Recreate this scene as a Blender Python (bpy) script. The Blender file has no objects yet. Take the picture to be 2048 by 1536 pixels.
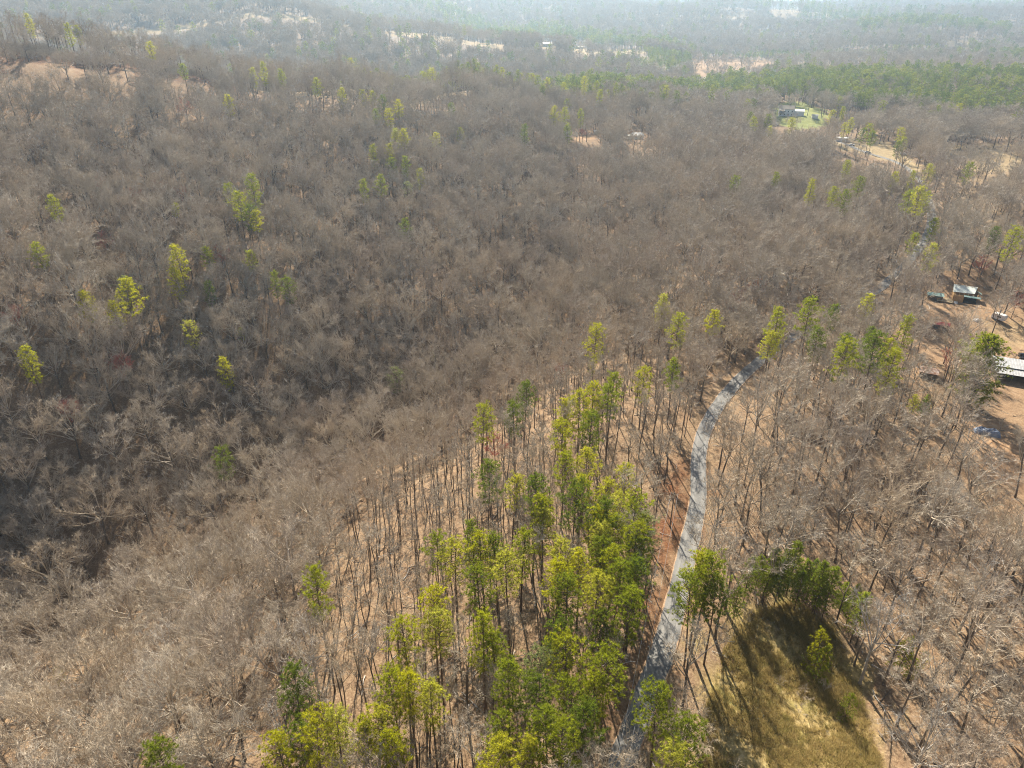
import bpy, math, random
import numpy as np

rng = np.random.default_rng(7)
R = math.radians
PI = math.pi
scene = bpy.context.scene
COL = scene.collection

# ------------------------------------------------------------------ camera
PITCH = R(28.3)
CAM_Z = 110.0
F_PX, CU, CV = 1420.0, 1024.0, 768.0           # focal length and centre in pixels of the 2048x1536 frame
cam_data = bpy.data.cameras.new('camera')
cam_data.sensor_fit = 'HORIZONTAL'
cam_data.sensor_width = 36.0
cam_data.lens = 36.0 * F_PX / 2048.0
cam_data.clip_start = 1.0
cam_data.clip_end = 60000.0
cam = bpy.data.objects.new('camera', cam_data)
COL.objects.link(cam)
cam.location = (0, 0, CAM_Z)
cam.rotation_euler = (PI / 2 - PITCH, 0, 0)
scene.camera = cam

# ------------------------------------------------------------------ sky, sun, exposure
SUN_EL, SUN_AZ = 39.0, -6.5                    # azimuth clockwise from +Y
world = bpy.data.worlds.new('World')
scene.world = world
world.use_nodes = True
wn = world.node_tree
wn.nodes.clear()
w_out = wn.nodes.new('ShaderNodeOutputWorld')
w_bg = wn.nodes.new('ShaderNodeBackground')
w_sky = wn.nodes.new('ShaderNodeTexSky')
w_sky.sky_type = 'NISHITA'
w_sky.sun_disc = False
w_sky.sun_elevation = R(SUN_EL)
w_sky.sun_rotation = R(SUN_AZ)
w_sky.altitude = 300
w_sky.dust_density = 1.6
w_bg.inputs['Strength'].default_value = 0.05
wn.links.new(w_sky.outputs[0], w_bg.inputs[0])
wn.links.new(w_bg.outputs[0], w_out.inputs[0])

sun_data = bpy.data.lights.new('sun', 'SUN')
sun_data.energy = 5.0
sun_data.angle = R(0.53)
sun_data.color = (1.0, 0.90, 0.74)
sun = bpy.data.objects.new('sun', sun_data)
COL.objects.link(sun)
sun.rotation_euler = (R(90 - SUN_EL), 0, R(180 - SUN_AZ))
sun.location = (0, 0, 400)

scene.view_settings.view_transform = 'Standard'
scene.view_settings.look = 'None'
scene.view_settings.gamma = 1.0
scene.view_settings.use_curve_mapping = False
scene.view_settings.exposure = 1.52
cy = scene.cycles
cy.max_bounces = 6
cy.diffuse_bounces = 2
cy.glossy_bounces = 1
cy.transmission_bounces = 2
cy.transparent_max_bounces = 8
cy.volume_bounces = 1
HAZE_DENSITY = 0.00016
cy.use_denoising = True
cy.denoising_input_passes = 'RGB_ALBEDO_NORMAL'
cy.denoising_prefilter = 'NONE'
cy.use_light_tree = False
world.cycles.sampling_method = 'NONE'
cy.use_adaptive_sampling = False
scene.cycles.filter_width = 1.05

# ------------------------------------------------------------------ pixel <-> place
SP, CP = math.sin(PITCH), math.cos(PITCH)


def ray(u, v):
    cx, cyy = u - CU, CV - v
    return np.array([cx, F_PX * CP + cyy * SP, -F_PX * SP + cyy * CP]) / F_PX   # per unit of depth


def project(x, y, z):
    dz = z - CAM_Z
    depth = y * CP - dz * SP
    up = y * SP + dz * CP
    d = np.where(depth > 1, depth, 1)
    return CU + F_PX * x / d, CV - F_PX * up / d, depth


def pt_depth(u, v, d):
    r = ray(u, v)
    return r[0] * d, r[1] * d, CAM_Z + r[2] * d


def pt_z(u, v, z):
    r = ray(u, v)
    d = (z - CAM_Z) / r[2]
    return r[0] * d, r[1] * d, z


# ------------------------------------------------------------------ terrain height
ctrl = []
for u, v, z in [(1240, 1536, 0), (1290, 1400, 0), (1340, 1260, 0), (1375, 1110, 0), (1398, 950, 0), (1425, 830, -1), (1510, 730, -2),
                (2048, 1536, -3), (1700, 1400, -3), (2048, 1200, -6), (1700, 1000, -3), (2048, 950, -7), (2010, 760, -8), (1750, 760, -4),
                (1930, 610, -7), (1770, 575, -4), (1000, 1100, -4), (1180, 1000, -2), (750, 1200, -12), (1000, 1400, -4), (600, 1400, -12),
                (450, 1500, -16), (900, 1000, -12), (1100, 850, -8), (1250, 740, -8), (0, 1536, -30), (200, 1420, -36), (60, 1230, -50), (330, 1070, -48),
                (620, 960, -42), (830, 850, -36), (960, 770, -30), (1060, 660, -24), (1150, 590, -18), (0, 1000, -30), (0, 800, -6), (300, 800, -22),
                (500, 800, -30), (720, 760, -30), (480, 1200, -30), (700, 1050, -24)]:
    ctrl.append(pt_z(u, v, z))
for u, v, d in [(0, 600, 258), (0, 400, 312), (0, 250, 362), (30, 92, 447), (-300, 60, 440), (-300, 400, 300), (240, 400, 340), (240, 200, 412), (250, 122, 475),
                (500, 600, 307), (500, 400, 372), (500, 250, 442), (440, 156, 503), (900, 600, 332), (900, 400, 417), (900, 250, 508), (700, 176, 540), (900, 186, 585),
                (1250, 600, 317), (1250, 400, 432), (1250, 250, 577), (1300, 207, 682), (1450, 500, 350), (1600, 400, 426), (1600, 270, 603), (1570, 230, 682),
                (1846, 485, 370), (2000, 400, 440), (2000, 290, 586), (2000, 230, 700), (1770, 245, 650), (2300, 400, 440), (2300, 250, 680),
                (1900, 170, 909), (1700, 172, 880), (1350, 195, 850), (2048, 166, 940), (2350, 160, 950), (1000, 190, 640), (1150, 200, 690),
                (1700, 136, 1220), (1390, 134, 1170), (2048, 130, 1280), (1250, 124, 1200), (2400, 130, 1300),
                (100, 14, 1235), (-200, 0, 1260), (300, 25, 1190), (500, 38, 1116), (700, 62, 1086), (850, 80, 1040), (1000, 103, 1065), (1150, 101, 1175), (1280, 108, 1197),
                (500, 120, 980), (200, 100, 1000), (800, 130, 960), (1000, 135, 980),
                (1800, 72, 1775), (1650, 84, 1700), (1450, 98, 1630), (1300, 84, 1650), (2048, 75, 1900), (1200, 78, 1700), (1000, 70, 1800), (2400, 70, 2000),
                (1150, 14, 2200), (1250, 28, 2200), (1400, 44, 2000), (900, -30, 2300), (500, -80, 2400), (0, -100, 2400), (-400, -100, 2500),
                (1480, 24, 2600), (1700, 42, 2300), (2048, 20, 3000), (1800, 16, 3400), (2400, 10, 3000), (1600, 36, 2500)]:
    ctrl.append(pt_depth(u, v, d))
ctrl += [(-400, 620, 36), (-230, 655, 26), (-100, 690, 20), (10, 740, 14), (-250, 800, 26), (0, 850, 16), (-450, 720, 48), (120, 900, 14), (600, 1050, 12), (150, 1450, 25), (-300, 1700, 60), (500, 5500, 40), (-2500, 6000, 160),
         (3000, 6000, 90), (0, 12000, 60), (6000, 12000, 60), (-6000, 12000, 80), (-14000, 3000, 60), (14000, 3000, 60), (-14000, -9000, 20), (14000, -9000, 20),
         (0, -15000, 20), (0, -60, 0), (0, 20, -3), (60, 10, -2), (-60, 10, -18), (0, -300, 0), (200, -100, -4), (-200, -100, -30), (300, 60, -10), (-300, 60, -20), (0, -2000, 10)]
ctrl = np.array(ctrl, float)


def warp(x, y):
    # radial map about the middle of the near woods: keeps near relief fine and far relief broad
    y0 = y - 60.0
    r = np.sqrt(x * x + y0 * y0)
    L = np.arcsinh(r / 120.0)
    rr = np.where(r < 1e-6, 1e-6, r)
    return np.stack([x / rr * L, y0 / rr * L], -1)


def tps(d2):
    return np.where(d2 > 1e-12, 0.5 * d2 * np.log(np.maximum(d2, 1e-12)), 0.0)


_P = warp(ctrl[:, 0], ctrl[:, 1])
_n = len(_P)
_d2 = ((_P[:, None] - _P[None]) ** 2).sum(-1)
_A = np.zeros((_n + 3, _n + 3))
_A[:_n, :_n] = tps(_d2) + np.eye(_n) * 2e-3
_A[:_n, _n] = 1
_A[:_n, _n + 1:] = _P
_A[_n, :_n] = 1
_A[_n + 1:, :_n] = _P.T
_w = np.linalg.solve(_A, np.concatenate([ctrl[:, 2], np.zeros(3)]))

_wv = []
_r2 = np.random.default_rng(3)
for lam, amp, r0 in [(38, .5, 0), (61, .65, 0), (110, .9, 60), (230, 1.5, 650), (330, 2.2, 900), (620, 10, 1600), (900, 14, 2000), (170, .8, 500)]:
    for k in range(3):
        a = _r2.uniform(0, 2 * PI)
        _wv.append((math.cos(a) / lam * 2 * PI, math.sin(a) / lam * 2 * PI, _r2.uniform(0, 6.28), amp / 1.7, r0))


def smooth(a, b, x):
    t = np.clip((x - a) / (b - a), 0, 1)
    return t * t * (3 - 2 * t)


def base_z(x, y):
    x = np.atleast_1d(np.asarray(x, float))
    y = np.atleast_1d(np.asarray(y, float))
    out = np.empty(len(x))
    for i in range(0, len(x), 20000):
        xs, ys = x[i:i + 20000], y[i:i + 20000]
        q = warp(xs, ys)
        d2 = ((q[:, None] - _P[None]) ** 2).sum(-1)
        z = tps(d2) @ _w[:_n] + _w[_n] + q @ _w[_n + 1:]
        r = np.hypot(xs, ys)
        for kx, ky, ph, am, r0 in _wv:
            f = 1.0 if r0 == 0 else smooth(r0, r0 * 1.6, r)
            z = z + np.sin(kx * xs + ky * ys + ph) * am * f
        out[i:i + 20000] = z
    return out


def march(uv, off=0.0, fn=None, tmax=9000.0):
    """where the rays through the given pixels meet the ground (raised by off)"""
    fn = fn or base_z
    uv = np.asarray(uv, float).reshape(-1, 2)
    off = np.broadcast_to(np.asarray(off, float), (len(uv),))
    rays = np.array([ray(u, v) for u, v in uv])
    ts = 40.0 * (tmax / 40.0) ** (np.arange(420) / 419.0)
    lo = np.full(len(uv), ts[0])
    hi = np.full(len(uv), np.nan)
    for i in range(1, len(ts)):
        todo = np.isnan(hi)
        if not todo.any():
            break
        idx = np.where(todo)[0]
        p = rays[idx] * ts[i]
        under = CAM_Z + p[:, 2] < fn(p[:, 0], p[:, 1]) + off[idx]
        hi[idx[under]] = ts[i]
        lo[idx[~under]] = ts[i]
    hi = np.where(np.isnan(hi), lo, hi)
    for k in range(14):
        mid = (lo + hi) / 2
        p = rays * mid[:, None]
        under = CAM_Z + p[:, 2] < fn(p[:, 0], p[:, 1]) + off
        hi = np.where(under, mid, hi)
        lo = np.where(under, lo, mid)
    p = rays * hi[:, None]
    return np.stack([p[:, 0], p[:, 1], fn(p[:, 0], p[:, 1])], -1)


def catmull(pts, step=2.0):
    pts = np.asarray(pts, float)
    P = np.vstack([2 * pts[0] - pts[1], pts, 2 * pts[-1] - pts[-2]])
    out = []
    for i in range(1, len(P) - 2):
        n = max(2, int(np.linalg.norm(P[i + 1] - P[i]) / step))
        for t in np.arange(n) / n:
            a, b, c, d = P[i - 1], P[i], P[i + 1], P[i + 2]
            out.append(.5 * ((2 * b) + (c - a) * t + (2 * a - 5 * b + 4 * c - d) * t * t + (3 * b - a - 3 * c + d) * t ** 3))
    out.append(pts[-1])
    return np.array(out)


road_px = [(1220, 1600), (1252, 1500), (1290, 1400), (1338, 1260), (1374, 1110), (1396, 1000), (1398, 910), (1416, 845), (1456, 785), (1510, 730),
           (1590, 672), (1690, 615), (1770, 568), (1846, 485), (1862, 420), (1838, 359), (1795, 326), (1730, 304), (1672, 282), (1600, 268)]
_rp = march(road_px)
road_line = catmull(_rp, 2.0)
_zz = road_line[:, 2].copy()
for _ in range(40):
    _zz[1:-1] = (_zz[:-2] + _zz[1:-1] * 2 + _zz[2:]) / 4
road_line[:, 2] = _zz
def far_line(pts):
    p = np.array([pt_depth(*q) for q in pts])
    p[:, 2] = base_z(p[:, 0], p[:, 1])
    return p


def crest(us, rmin, rmax):
    """the line along which a ridge meets what lies behind it"""
    out = []
    for u in us:
        d = ray(u, 110)
        a = d[:2] / np.hypot(d[0], d[1])
        r = np.arange(rmin, rmax, 4.0)
        z = base_z(a[0] * r, a[1] * r)
        k = int(np.argmax((z - CAM_Z) / r))
        out.append(r[k])
    out = np.array(out)
    out = np.array([np.median(out[max(0, i - 2):i + 3]) for i in range(len(out))])
    out = np.convolve(np.pad(out, 2, 'edge'), np.ones(5) / 5, 'valid')
    p = []
    for u, r in zip(us, out):
        d = ray(u, 110)
        p.append(d[:2] / np.hypot(d[0], d[1]) * r)
    p = np.array(p)
    return np.column_stack([p, base_z(p[:, 0], p[:, 1])])


crest_line = catmull(crest(np.arange(-160, 1060, 40), 380, 640), 4.0)
track_line = crest_line[crest_line[:, 0] < -60] - np.array([0, 3.0, 0])
track2_line = catmull(crest(np.arange(-120, 1080, 50), 900, 1350), 8.0)
print('CREST px', [tuple(np.round(q, 0)) for q in np.stack(project(crest_line[:, 0], crest_line[:, 1], crest_line[:, 2]), 1)[::16]])
print('CREST2 px', [tuple(np.round(q, 0)) for q in np.stack(project(track2_line[:, 0], track2_line[:, 1], track2_line[:, 2]), 1)[::16]])


def near_line(x, y, line):
    d = np.full(len(x), 1e9)
    k = np.zeros(len(x), int)
    for i in range(0, len(x), 8000):
        dd = (x[i:i + 8000, None] - line[None, :, 0]) ** 2 + (y[i:i + 8000, None] - line[None, :, 1]) ** 2
        k[i:i + 8000] = dd.argmin(1)
        d[i:i + 8000] = np.sqrt(dd.min(1))
    return d, k


PADS = []      # (x, y, radius, z): levelled ground under buildings


def ground_z(x, y):
    x = np.atleast_1d(np.asarray(x, float))
    y = np.atleast_1d(np.asarray(y, float))
    z = base_z(x, y)
    near = np.where((np.hypot(x, y) < 900))[0]
    if len(near):
        d, k = near_line(x[near], y[near], road_line)
        w = 1 - smooth(3.6, 11.0, d)
        z[near] = z[near] * (1 - w) + (road_line[k, 2]) * w
    for px, py, pr, pz in PADS:
        w = 1 - smooth(pr, pr * 1.9, np.hypot(x - px, y - py))
        z = z * (1 - w) + pz * w
    return z


def pad(u, v, radius):
    p = march([(u, v)])[0]
    PADS.append((p[0], p[1], radius, p[2]))
    return p


P_BARN = pad(2052, 752, 13)
P_RUIN = pad(1930, 612, 10)
P_HOUSE = pad(1572, 230, 14)
P_WHITE = pad(1274, 276, 9)
P_SHED = pad(1855, 752, 5)


def inside(poly, u, v):
    u = np.asarray(u, float)
    v = np.asarray(v, float)
    c = np.zeros(u.shape, bool)
    n = len(poly)
    for i in range(n):
        x1, y1 = poly[i]
        x2, y2 = poly[(i + 1) % n]
        cond = (y1 > v) != (y2 > v)
        with np.errstate(divide='ignore', invalid='ignore'):
            xi = (x2 - x1) * (v - y1) / (y2 - y1 + 1e-12) + x1
        c ^= cond & (u < xi)
    return c


# the places of the photograph, as outlines on the ground
def ground_poly(px):
    return [tuple(p[:2]) for p in march(px)]


Z_CLEAR = ground_poly([(1400, 1700), (1405, 1440), (1440, 1310), (1500, 1225), (1590, 1200), (1670, 1262), (1720, 1380), (1765, 1536), (1800, 1700)])
Z_POLE = ground_poly([(540, 1640), (600, 1420), (640, 1200), (720, 1040), (840, 930), (980, 830), (1110, 760), (1300, 740), (1400, 820), (1385, 1000), (1360, 1200), (1290, 1400), (1200, 1640)])
Z_BANK = ground_poly([(1200, 1600), (1240, 1420), (1290, 1280), (1305, 1150), (1330, 1000), (1350, 930), (1385, 900), (1396, 1000), (1372, 1110), (1335, 1260), (1288, 1400), (1240, 1540), (1225, 1620)])
Z_YARD = ground_poly([(1720, 700), (1700, 660), (1800, 610), (1880, 560), (2100, 560), (2150, 700), (2150, 1000), (2000, 1000), (1960, 920), (1900, 830), (1850, 790), (1780, 760)])
Z_FIELD = ground_poly([(1900, 293), (1960, 288), (2150, 286), (2150, 345), (1990, 345), (1880, 325)])
Z_FIELD2 = ground_poly([(1650, 281), (1700, 277), (1775, 285), (1830, 330), (1760, 318), (1690, 306)])
Z_PARK = ground_poly([(1880, 350), (2150, 350), (2150, 520), (1990, 480), (1900, 460), (1870, 400)])
Z_LAWN = ground_poly([(1535, 234), (1590, 229), (1650, 238), (1655, 252), (1600, 262), (1545, 250)])
Z_HOLLOW = ground_poly([(1625, 262), (1720, 236), (1745, 250), (1700, 272), (1640, 275)])
def far_poly(px):
    out = []
    for u, v, d in px:
        v = v or 120
        out.append(tuple(pt_depth(u, v, d)[:2]))
    return out


_cl = crest_line[(crest_line[:, 0] > -330) & (crest_line[:, 0] < -190)][::6]
Z_CUT = [tuple(q[:2] * (1 - 2 / np.hypot(q[0], q[1]))) for q in _cl] + [tuple(q[:2] * (1 - 42 / np.hypot(q[0], q[1]))) for q in _cl[::-1]]
Z_FAR1 = far_poly([(1383, 0, 1330), (1430, 0, 1340), (1500, 0, 1320), (1580, 0, 1240), (1500, 0, 1150), (1440, 0, 1110), (1400, 0, 1080), (1383, 0, 1150)])
Z_FAR2 = far_poly([(1120, 0, 1150), (1170, 0, 1120), (1280, 0, 1150), (1290, 0, 1240), (1200, 0, 1220), (1130, 0, 1210)])
Z_FAR3 = far_poly([(1440, 0, 2480), (1480, 0, 2420), (1510, 0, 2560), (1470, 0, 2650)])
Z_FAR4 = far_poly([(1535, 0, 2450), (1590, 0, 2400), (1600, 0, 2600), (1550, 0, 2680)])
Z_FAR5 = far_poly([(1560, 0, 1210), (1700, 0, 1230), (2048, 0, 1250), (2100, 0, 1340), (1700, 0, 1320), (1560, 0, 1290)])
Z_FAR6 = far_poly([(1890, 0, 1600), (1960, 0, 1580), (1980, 0, 1680), (1900, 0, 1700)])
Z_PINEHILL = far_poly([(1230, 0, 660), (1380, 0, 690), (1500, 0, 700), (1640, 0, 700), (1720, 0, 650), (1900, 0, 630), (2250, 0, 620), (2300, 0, 960), (1800, 0, 930), (1450, 0, 900), (1230, 0, 780)])
Z_PINERIDGE = far_poly([(690, 0, 540), (820, 0, 555), (1000, 0, 590), (1230, 0, 660), (1230, 0, 780), (1000, 0, 690), (820, 0, 620), (690, 0, 585)])
Z_PLANT = far_poly([(1275, 0, 1230), (1383, 0, 1240), (1383, 0, 1030), (1340, 0, 960), (1275, 0, 1000)])
Z_DARKHILL = far_poly([(1480, 0, 2600), (1560, 0, 2650), (1500, 0, 2900), (1420, 0, 2850), (1420, 0, 2650)])
Z_DARK2 = far_poly([(1700, 0, 1760), (1850, 0, 1740), (2000, 0, 1780), (2000, 0, 1950), (1700, 0, 1900)])
Z_GREEN = far_poly([(1400, 0, 1345), (1700, 0, 1330), (2100, 0, 1350), (2100, 0, 1440), (1700, 0, 1430), (1400, 0, 1420)])

# open ground: outline in the photograph, nearest and farthest depth, what covers it, how strongly, share of trees gone
OPEN = [
    ([(1655, 281), (1700, 276), (1775, 284), (1800, 300), (1845, 335), (1840, 365), (1820, 345), (1790, 325), (1740, 312), (1690, 300)], 430, 720, 'tan', 1, .95),
    ([(1545, 205), (1610, 205), (1660, 225), (1655, 252), (1600, 258), (1545, 246)], 560, 780, 'lawn', 1, .95),
    ([(1885, 292), (2080, 286), (2080, 335), (1970, 345), (1890, 328)], 430, 700, 'tan', .8, .75),
    ([(1880, 345), (2080, 340), (2080, 500), (1990, 480), (1900, 440)], 300, 520, 'tan', .3, .45),
    ([(1885, 545), (1975, 545), (1985, 628), (1880, 630)], 240, 420, 'soil', .4, .8),
    ([(1985, 700), (2080, 700), (2080, 795), (1985, 785)], 180, 330, 'soil', .35, .92),
    ([(1960, 640), (2080, 650), (2080, 705), (1990, 690)], 200, 360, 'tan', .6, .8),
    ([(1745, 555), (1792, 548), (1788, 590), (1740, 592)], 250, 420, None, 0, .9),
    ([(1832, 462), (1862, 462), (1860, 505), (1834, 508)], 280, 480, None, 0, .95),
    ([(1940, 842), (2015, 842), (2015, 890), (1940, 890)], 150, 280, 'soil', 1, .93),
    ([(1980, 880), (2080, 900), (2080, 990), (1990, 960)], 150, 260, 'soil', .9, .7),
    ([(1832, 732), (1882, 732), (1882, 768), (1832, 768)], 180, 330, 'soil', .5, .93),
    ([(1850, 580), (1890, 580), (1890, 606), (1850, 606)], 240, 420, None, 0, .9),
    ([(1862, 640), (1900, 640), (1900, 668), (1862, 668)], 220, 380, 'soil', .4, .9),
    ([(1480, 715), (1525, 712), (1500, 775), (1450, 795)], 180, 320, None, 0, .9),
    ([(1250, 262), (1296, 262), (1296, 286), (1250, 286)], 480, 760, 'soil', .6, .93),
    ([(1140, 258), (1200, 258), (1200, 280), (1140, 280)], 480, 760, 'soil', .7, .8),
    ([(1383, 116), (1420, 117), (1480, 119), (1570, 123), (1490, 142), (1430, 144), (1402, 155), (1385, 142)], 850, 1700, 'soil', .7, .93),
    ([(1560, 124), (2080, 127), (2080, 137), (1560, 134)], 900, 1700, 'tan', .8, .7),
    ([(1150, 101), (1290, 98), (1290, 108), (1150, 109)], 900, 1600, 'tan', 1, .9),
    ([(1440, 31), (1482, 21), (1507, 33), (1470, 41)], 1800, 4000, 'tan', .4, .85),
    ([(1535, 20), (1590, 15), (1602, 31), (1552, 39)], 1800, 4000, 'tan', .4, .85),
    ([(1892, 84), (1960, 82), (1966, 89), (1895, 91)], 1300, 2400, 'tan', .9, .95),
    ([(1080, 80), (1112, 80), (1112, 96), (1080, 96)], 900, 1500, 'tan', .8, .97),
    ([(1143, 84), (1174, 84), (1174, 103), (1143, 103)], 900, 1500, 'tan', .8, .97),
]


def strip(line, u0, u1, up, down):
    u, v, d = project(line[:, 0], line[:, 1], line[:, 2])
    k = np.argsort(u)
    k = k[(u[k] > u0) & (u[k] < u1)][::6]
    return [(u[i], v[i] - up) for i in k] + [(u[i], v[i] + down) for i in k[::-1]]


OPEN += [
    (strip(crest_line, -200, 330, 3, 24), 330, 660, None, 0, .86),
    (strip(crest_line, 330, 480, 3, 16), 380, 660, None, 0, .75),
    (strip(crest_line, 480, 1000, 3, 10), 420, 700, 'tan', .5, .5),
    (strip(track2_line, 30, 420, 4, 7), 850, 1450, 'tan', .65, .85),
    (strip(track2_line, 420, 760, 3, 5), 850, 1450, 'tan', .9, .8),
    (strip(track2_line, 760, 1060, 4, 8), 850, 1450, 'tan', .65, .85),
]


def in_the_way(x, y, z):
    """share of the open places' sightlines a tree here would close"""
    p = np.zeros(len(x))
    for hh in (3, 9, 15, 19):
        u, v, d = project(x, y, z + hh)
        for poly, d0, d1, nm, w, pr in OPEN:
            m = inside(poly, u, v) & (d < d1) & (d > d0 * .8)
            p[m] = np.maximum(p[m], pr)
    return p


# ------------------------------------------------------------------ materials
def mat(name):
    m = bpy.data.materials.new(name)
    m.use_nodes = True
    nt = m.node_tree
    b = nt.nodes['Principled BSDF']
    b.inputs['Roughness'].default_value = .85
    b.inputs['Specular IOR Level'].default_value = .25
    return m, nt, b


def node(nt, kind, **kw):
    n = nt.nodes.new(kind)
    for k, v in kw.items():
        if k in n.inputs:
            n.inputs[k].default_value = v
        else:
            setattr(n, k, v)
    return n


def ramp(nt, fac, stops):
    r = nt.nodes.new('ShaderNodeValToRGB')
    e = r.color_ramp.elements
    while len(e) < len(stops):
        e.new(.5)
    for el, (p, c) in zip(e, stops):
        el.position = p
        el.color = (*c, 1)
    nt.links.new(fac, r.inputs[0])
    return r.outputs[0]


def mix(nt, fac, a, b):
    m = nt.nodes.new('ShaderNodeMix')
    m.data_type = 'RGBA'
    for sock, val in ((m.inputs['Factor'], fac), (m.inputs['A'], a), (m.inputs['B'], b)):
        if isinstance(val, (int, float)):
            sock.default_value = val
        elif isinstance(val, tuple):
            sock.default_value = (*val, 1)
        else:
            nt.links.new(val, sock)
    return m.outputs['Result']


def noise_fac(nt, scale, detail=4, rough=.55, coord=None, vec='Object'):
    if coord is None:
        coord = nt.nodes.new('ShaderNodeTexCoord').outputs[vec]
    n = node(nt, 'ShaderNodeTexNoise', Scale=scale, Detail=detail, Roughness=rough)
    nt.links.new(coord, n.inputs['Vector'])
    return n.outputs['Fac']


def plain(name, col, rough=.8, var=.25, scale=3.0, metallic=0.0, col2=None):
    m, nt, b = mat(name)
    c2 = col2 or tuple(c * (1 - var) for c in col)
    f = noise_fac(nt, scale, 5)
    nt.links.new(ramp(nt, f, [(.35, c2), (.65, col)]), b.inputs['Base Color'])
    b.inputs['Roughness'].default_value = rough
    b.inputs['Metallic'].default_value = metallic
    return m


def attr(nt, name):
    a = nt.nodes.new('ShaderNodeAttribute')
    a.attribute_name = name
    return a.outputs['Fac']


def ground_material():
    m, nt, b = mat('leaf_litter_ground')
    geo = nt.nodes.new('ShaderNodeNewGeometry').outputs['Position']
    fine = noise_fac(nt, 2.4, 6, .7, geo)
    med = noise_fac(nt, .22, 5, .6, geo)
    big = noise_fac(nt, .02, 4, .5, geo)
    dk = ramp(nt, noise_fac(nt, .75, 5, .65, geo), [(.42, (.45, .45, .45)), (.56, (0, 0, 0))])
    lit = ramp(nt, fine, [(.30, (.10, .058, .034)), (.47, (.215, .15, .094)), (.62, (.32, .236, .15)), (.78, (.43, .34, .235))])
    brown = ramp(nt, fine, [(.3, (.08, .048, .027)), (.5, (.20, .126, .072)), (.72, (.36, .25, .155))])
    c = mix(nt, ramp(nt, med, [(.38, (0, 0, 0)), (.66, (.8, .8, .8))]), lit, brown)
    c = mix(nt, dk, c, (.13, .08, .05))
    grey = ramp(nt, fine, [(.3, (.11, .085, .066)), (.7, (.25, .19, .15))])
    c = mix(nt, attr(nt, 'wood'), c, grey)
    grass = ramp(nt, noise_fac(nt, .9, 6, .7, geo), [(.30, (.10, .075, .026)), (.45, (.22, .165, .066)), (.58, (.34, .255, .115)), (.75, (.44, .35, .18))])
    green_grass = ramp(nt, fine, [(.3, (.12, .14, .03)), (.7, (.26, .26, .07))])
    grass = mix(nt, ramp(nt, noise_fac(nt, .11, 3, .5, geo), [(.5, (0, 0, 0)), (.66, (.55, .55, .55))]), grass, green_grass)
    c = mix(nt, attr(nt, 'grass'), c, grass)
    bank = ramp(nt, fine, [(.3, (.05, .02, .010)), (.5, (.115, .045, .02)), (.72, (.24, .115, .055))])  # red-brown clay and straw, darkened further for shade from pines and slope
    c = mix(nt, attr(nt, 'bank'), c, bank)
    tan = ramp(nt, noise_fac(nt, .5, 6, .6, geo), [(.3, (.21, .155, .085)), (.7, (.37, .29, .17))])
    c = mix(nt, attr(nt, 'tan'), c, tan)
    soil = ramp(nt, noise_fac(nt, .35, 6, .65, geo), [(.3, (.20, .115, .06)), (.55, (.35, .225, .13)), (.75, (.47, .35, .235))])
    c = mix(nt, attr(nt, 'soil'), c, soil)
    lawn = ramp(nt, med, [(.3, (.15, .17, .05)), (.7, (.25, .26, .09))])
    c = mix(nt, attr(nt, 'lawn'), c, lawn)
    nt.links.new(c, b.inputs['Base Color'])
    b.inputs['Roughness'].default_value = .95
    b.inputs['Specular IOR Level'].default_value = .1
    bp = node(nt, 'ShaderNodeBump', Strength=.55, Distance=.35)
    nt.links.new(noise_fac(nt, 1.1, 6, .7, geo), bp.inputs['Height'])
    nt.links.new(bp.outputs[0], b.inputs['Normal'])
    return m


def road_material():
    m, nt, b = mat('worn_asphalt')
    geo = nt.nodes.new('ShaderNodeNewGeometry').outputs['Position']
    f = noise_fac(nt, 3.2, 6, .7, geo)
    g = noise_fac(nt, .35, 4, .6, geo)
    c = mix(nt, ramp(nt, g, [(.35, (0, 0, 0)), (.7, (1, 1, 1))]),
            ramp(nt, f, [(.3, (.115, .115, .112)), (.7, (.175, .172, .166))]), ramp(nt, f, [(.3, (.15, .147, .142)), (.7, (.215, .21, .20))]))
    uv = nt.nodes.new('ShaderNodeAttribute')
    uv.attribute_name = 'edge'
    leaf = ramp(nt, f, [(.35, (.28, .17, .09)), (.65, (.46, .31, .19))])
    ef = nt.nodes.new('ShaderNodeMath')
    ef.operation = 'MULTIPLY_ADD'
    nt.links.new(g, ef.inputs[0])
    ef.inputs[1].default_value = 1.1
    ef.inputs[2].default_value = -.55
    ad = nt.nodes.new('ShaderNodeMath')
    ad.operation = 'ADD'
    nt.links.new(ef.outputs[0], ad.inputs[0])
    nt.links.new(uv.outputs['Fac'], ad.inputs[1])
    lane = nt.nodes.new('ShaderNodeAttribute')
    lane.attribute_name = 'lane'
    c = mix(nt, lane.outputs['Fac'], c, ramp(nt, f, [(.3, (.215, .21, .20)), (.7, (.28, .272, .258))]))
    patch = ramp(nt, noise_fac(nt, .16, 2, .4, geo), [(.60, (0, 0, 0)), (.62, (.7, .7, .7))])
    c = mix(nt, patch, c, ramp(nt, f, [(.3, (.09, .09, .09)), (.7, (.13, .128, .125))]))
    c = mix(nt, ramp(nt, ad.outputs[0], [(.72, (0, 0, 0)), (.98, (.85, .85, .85))]), c, leaf)
    nt.links.new(c, b.inputs['Base Color'])
    b.inputs['Roughness'].default_value = .9
    return m


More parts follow.
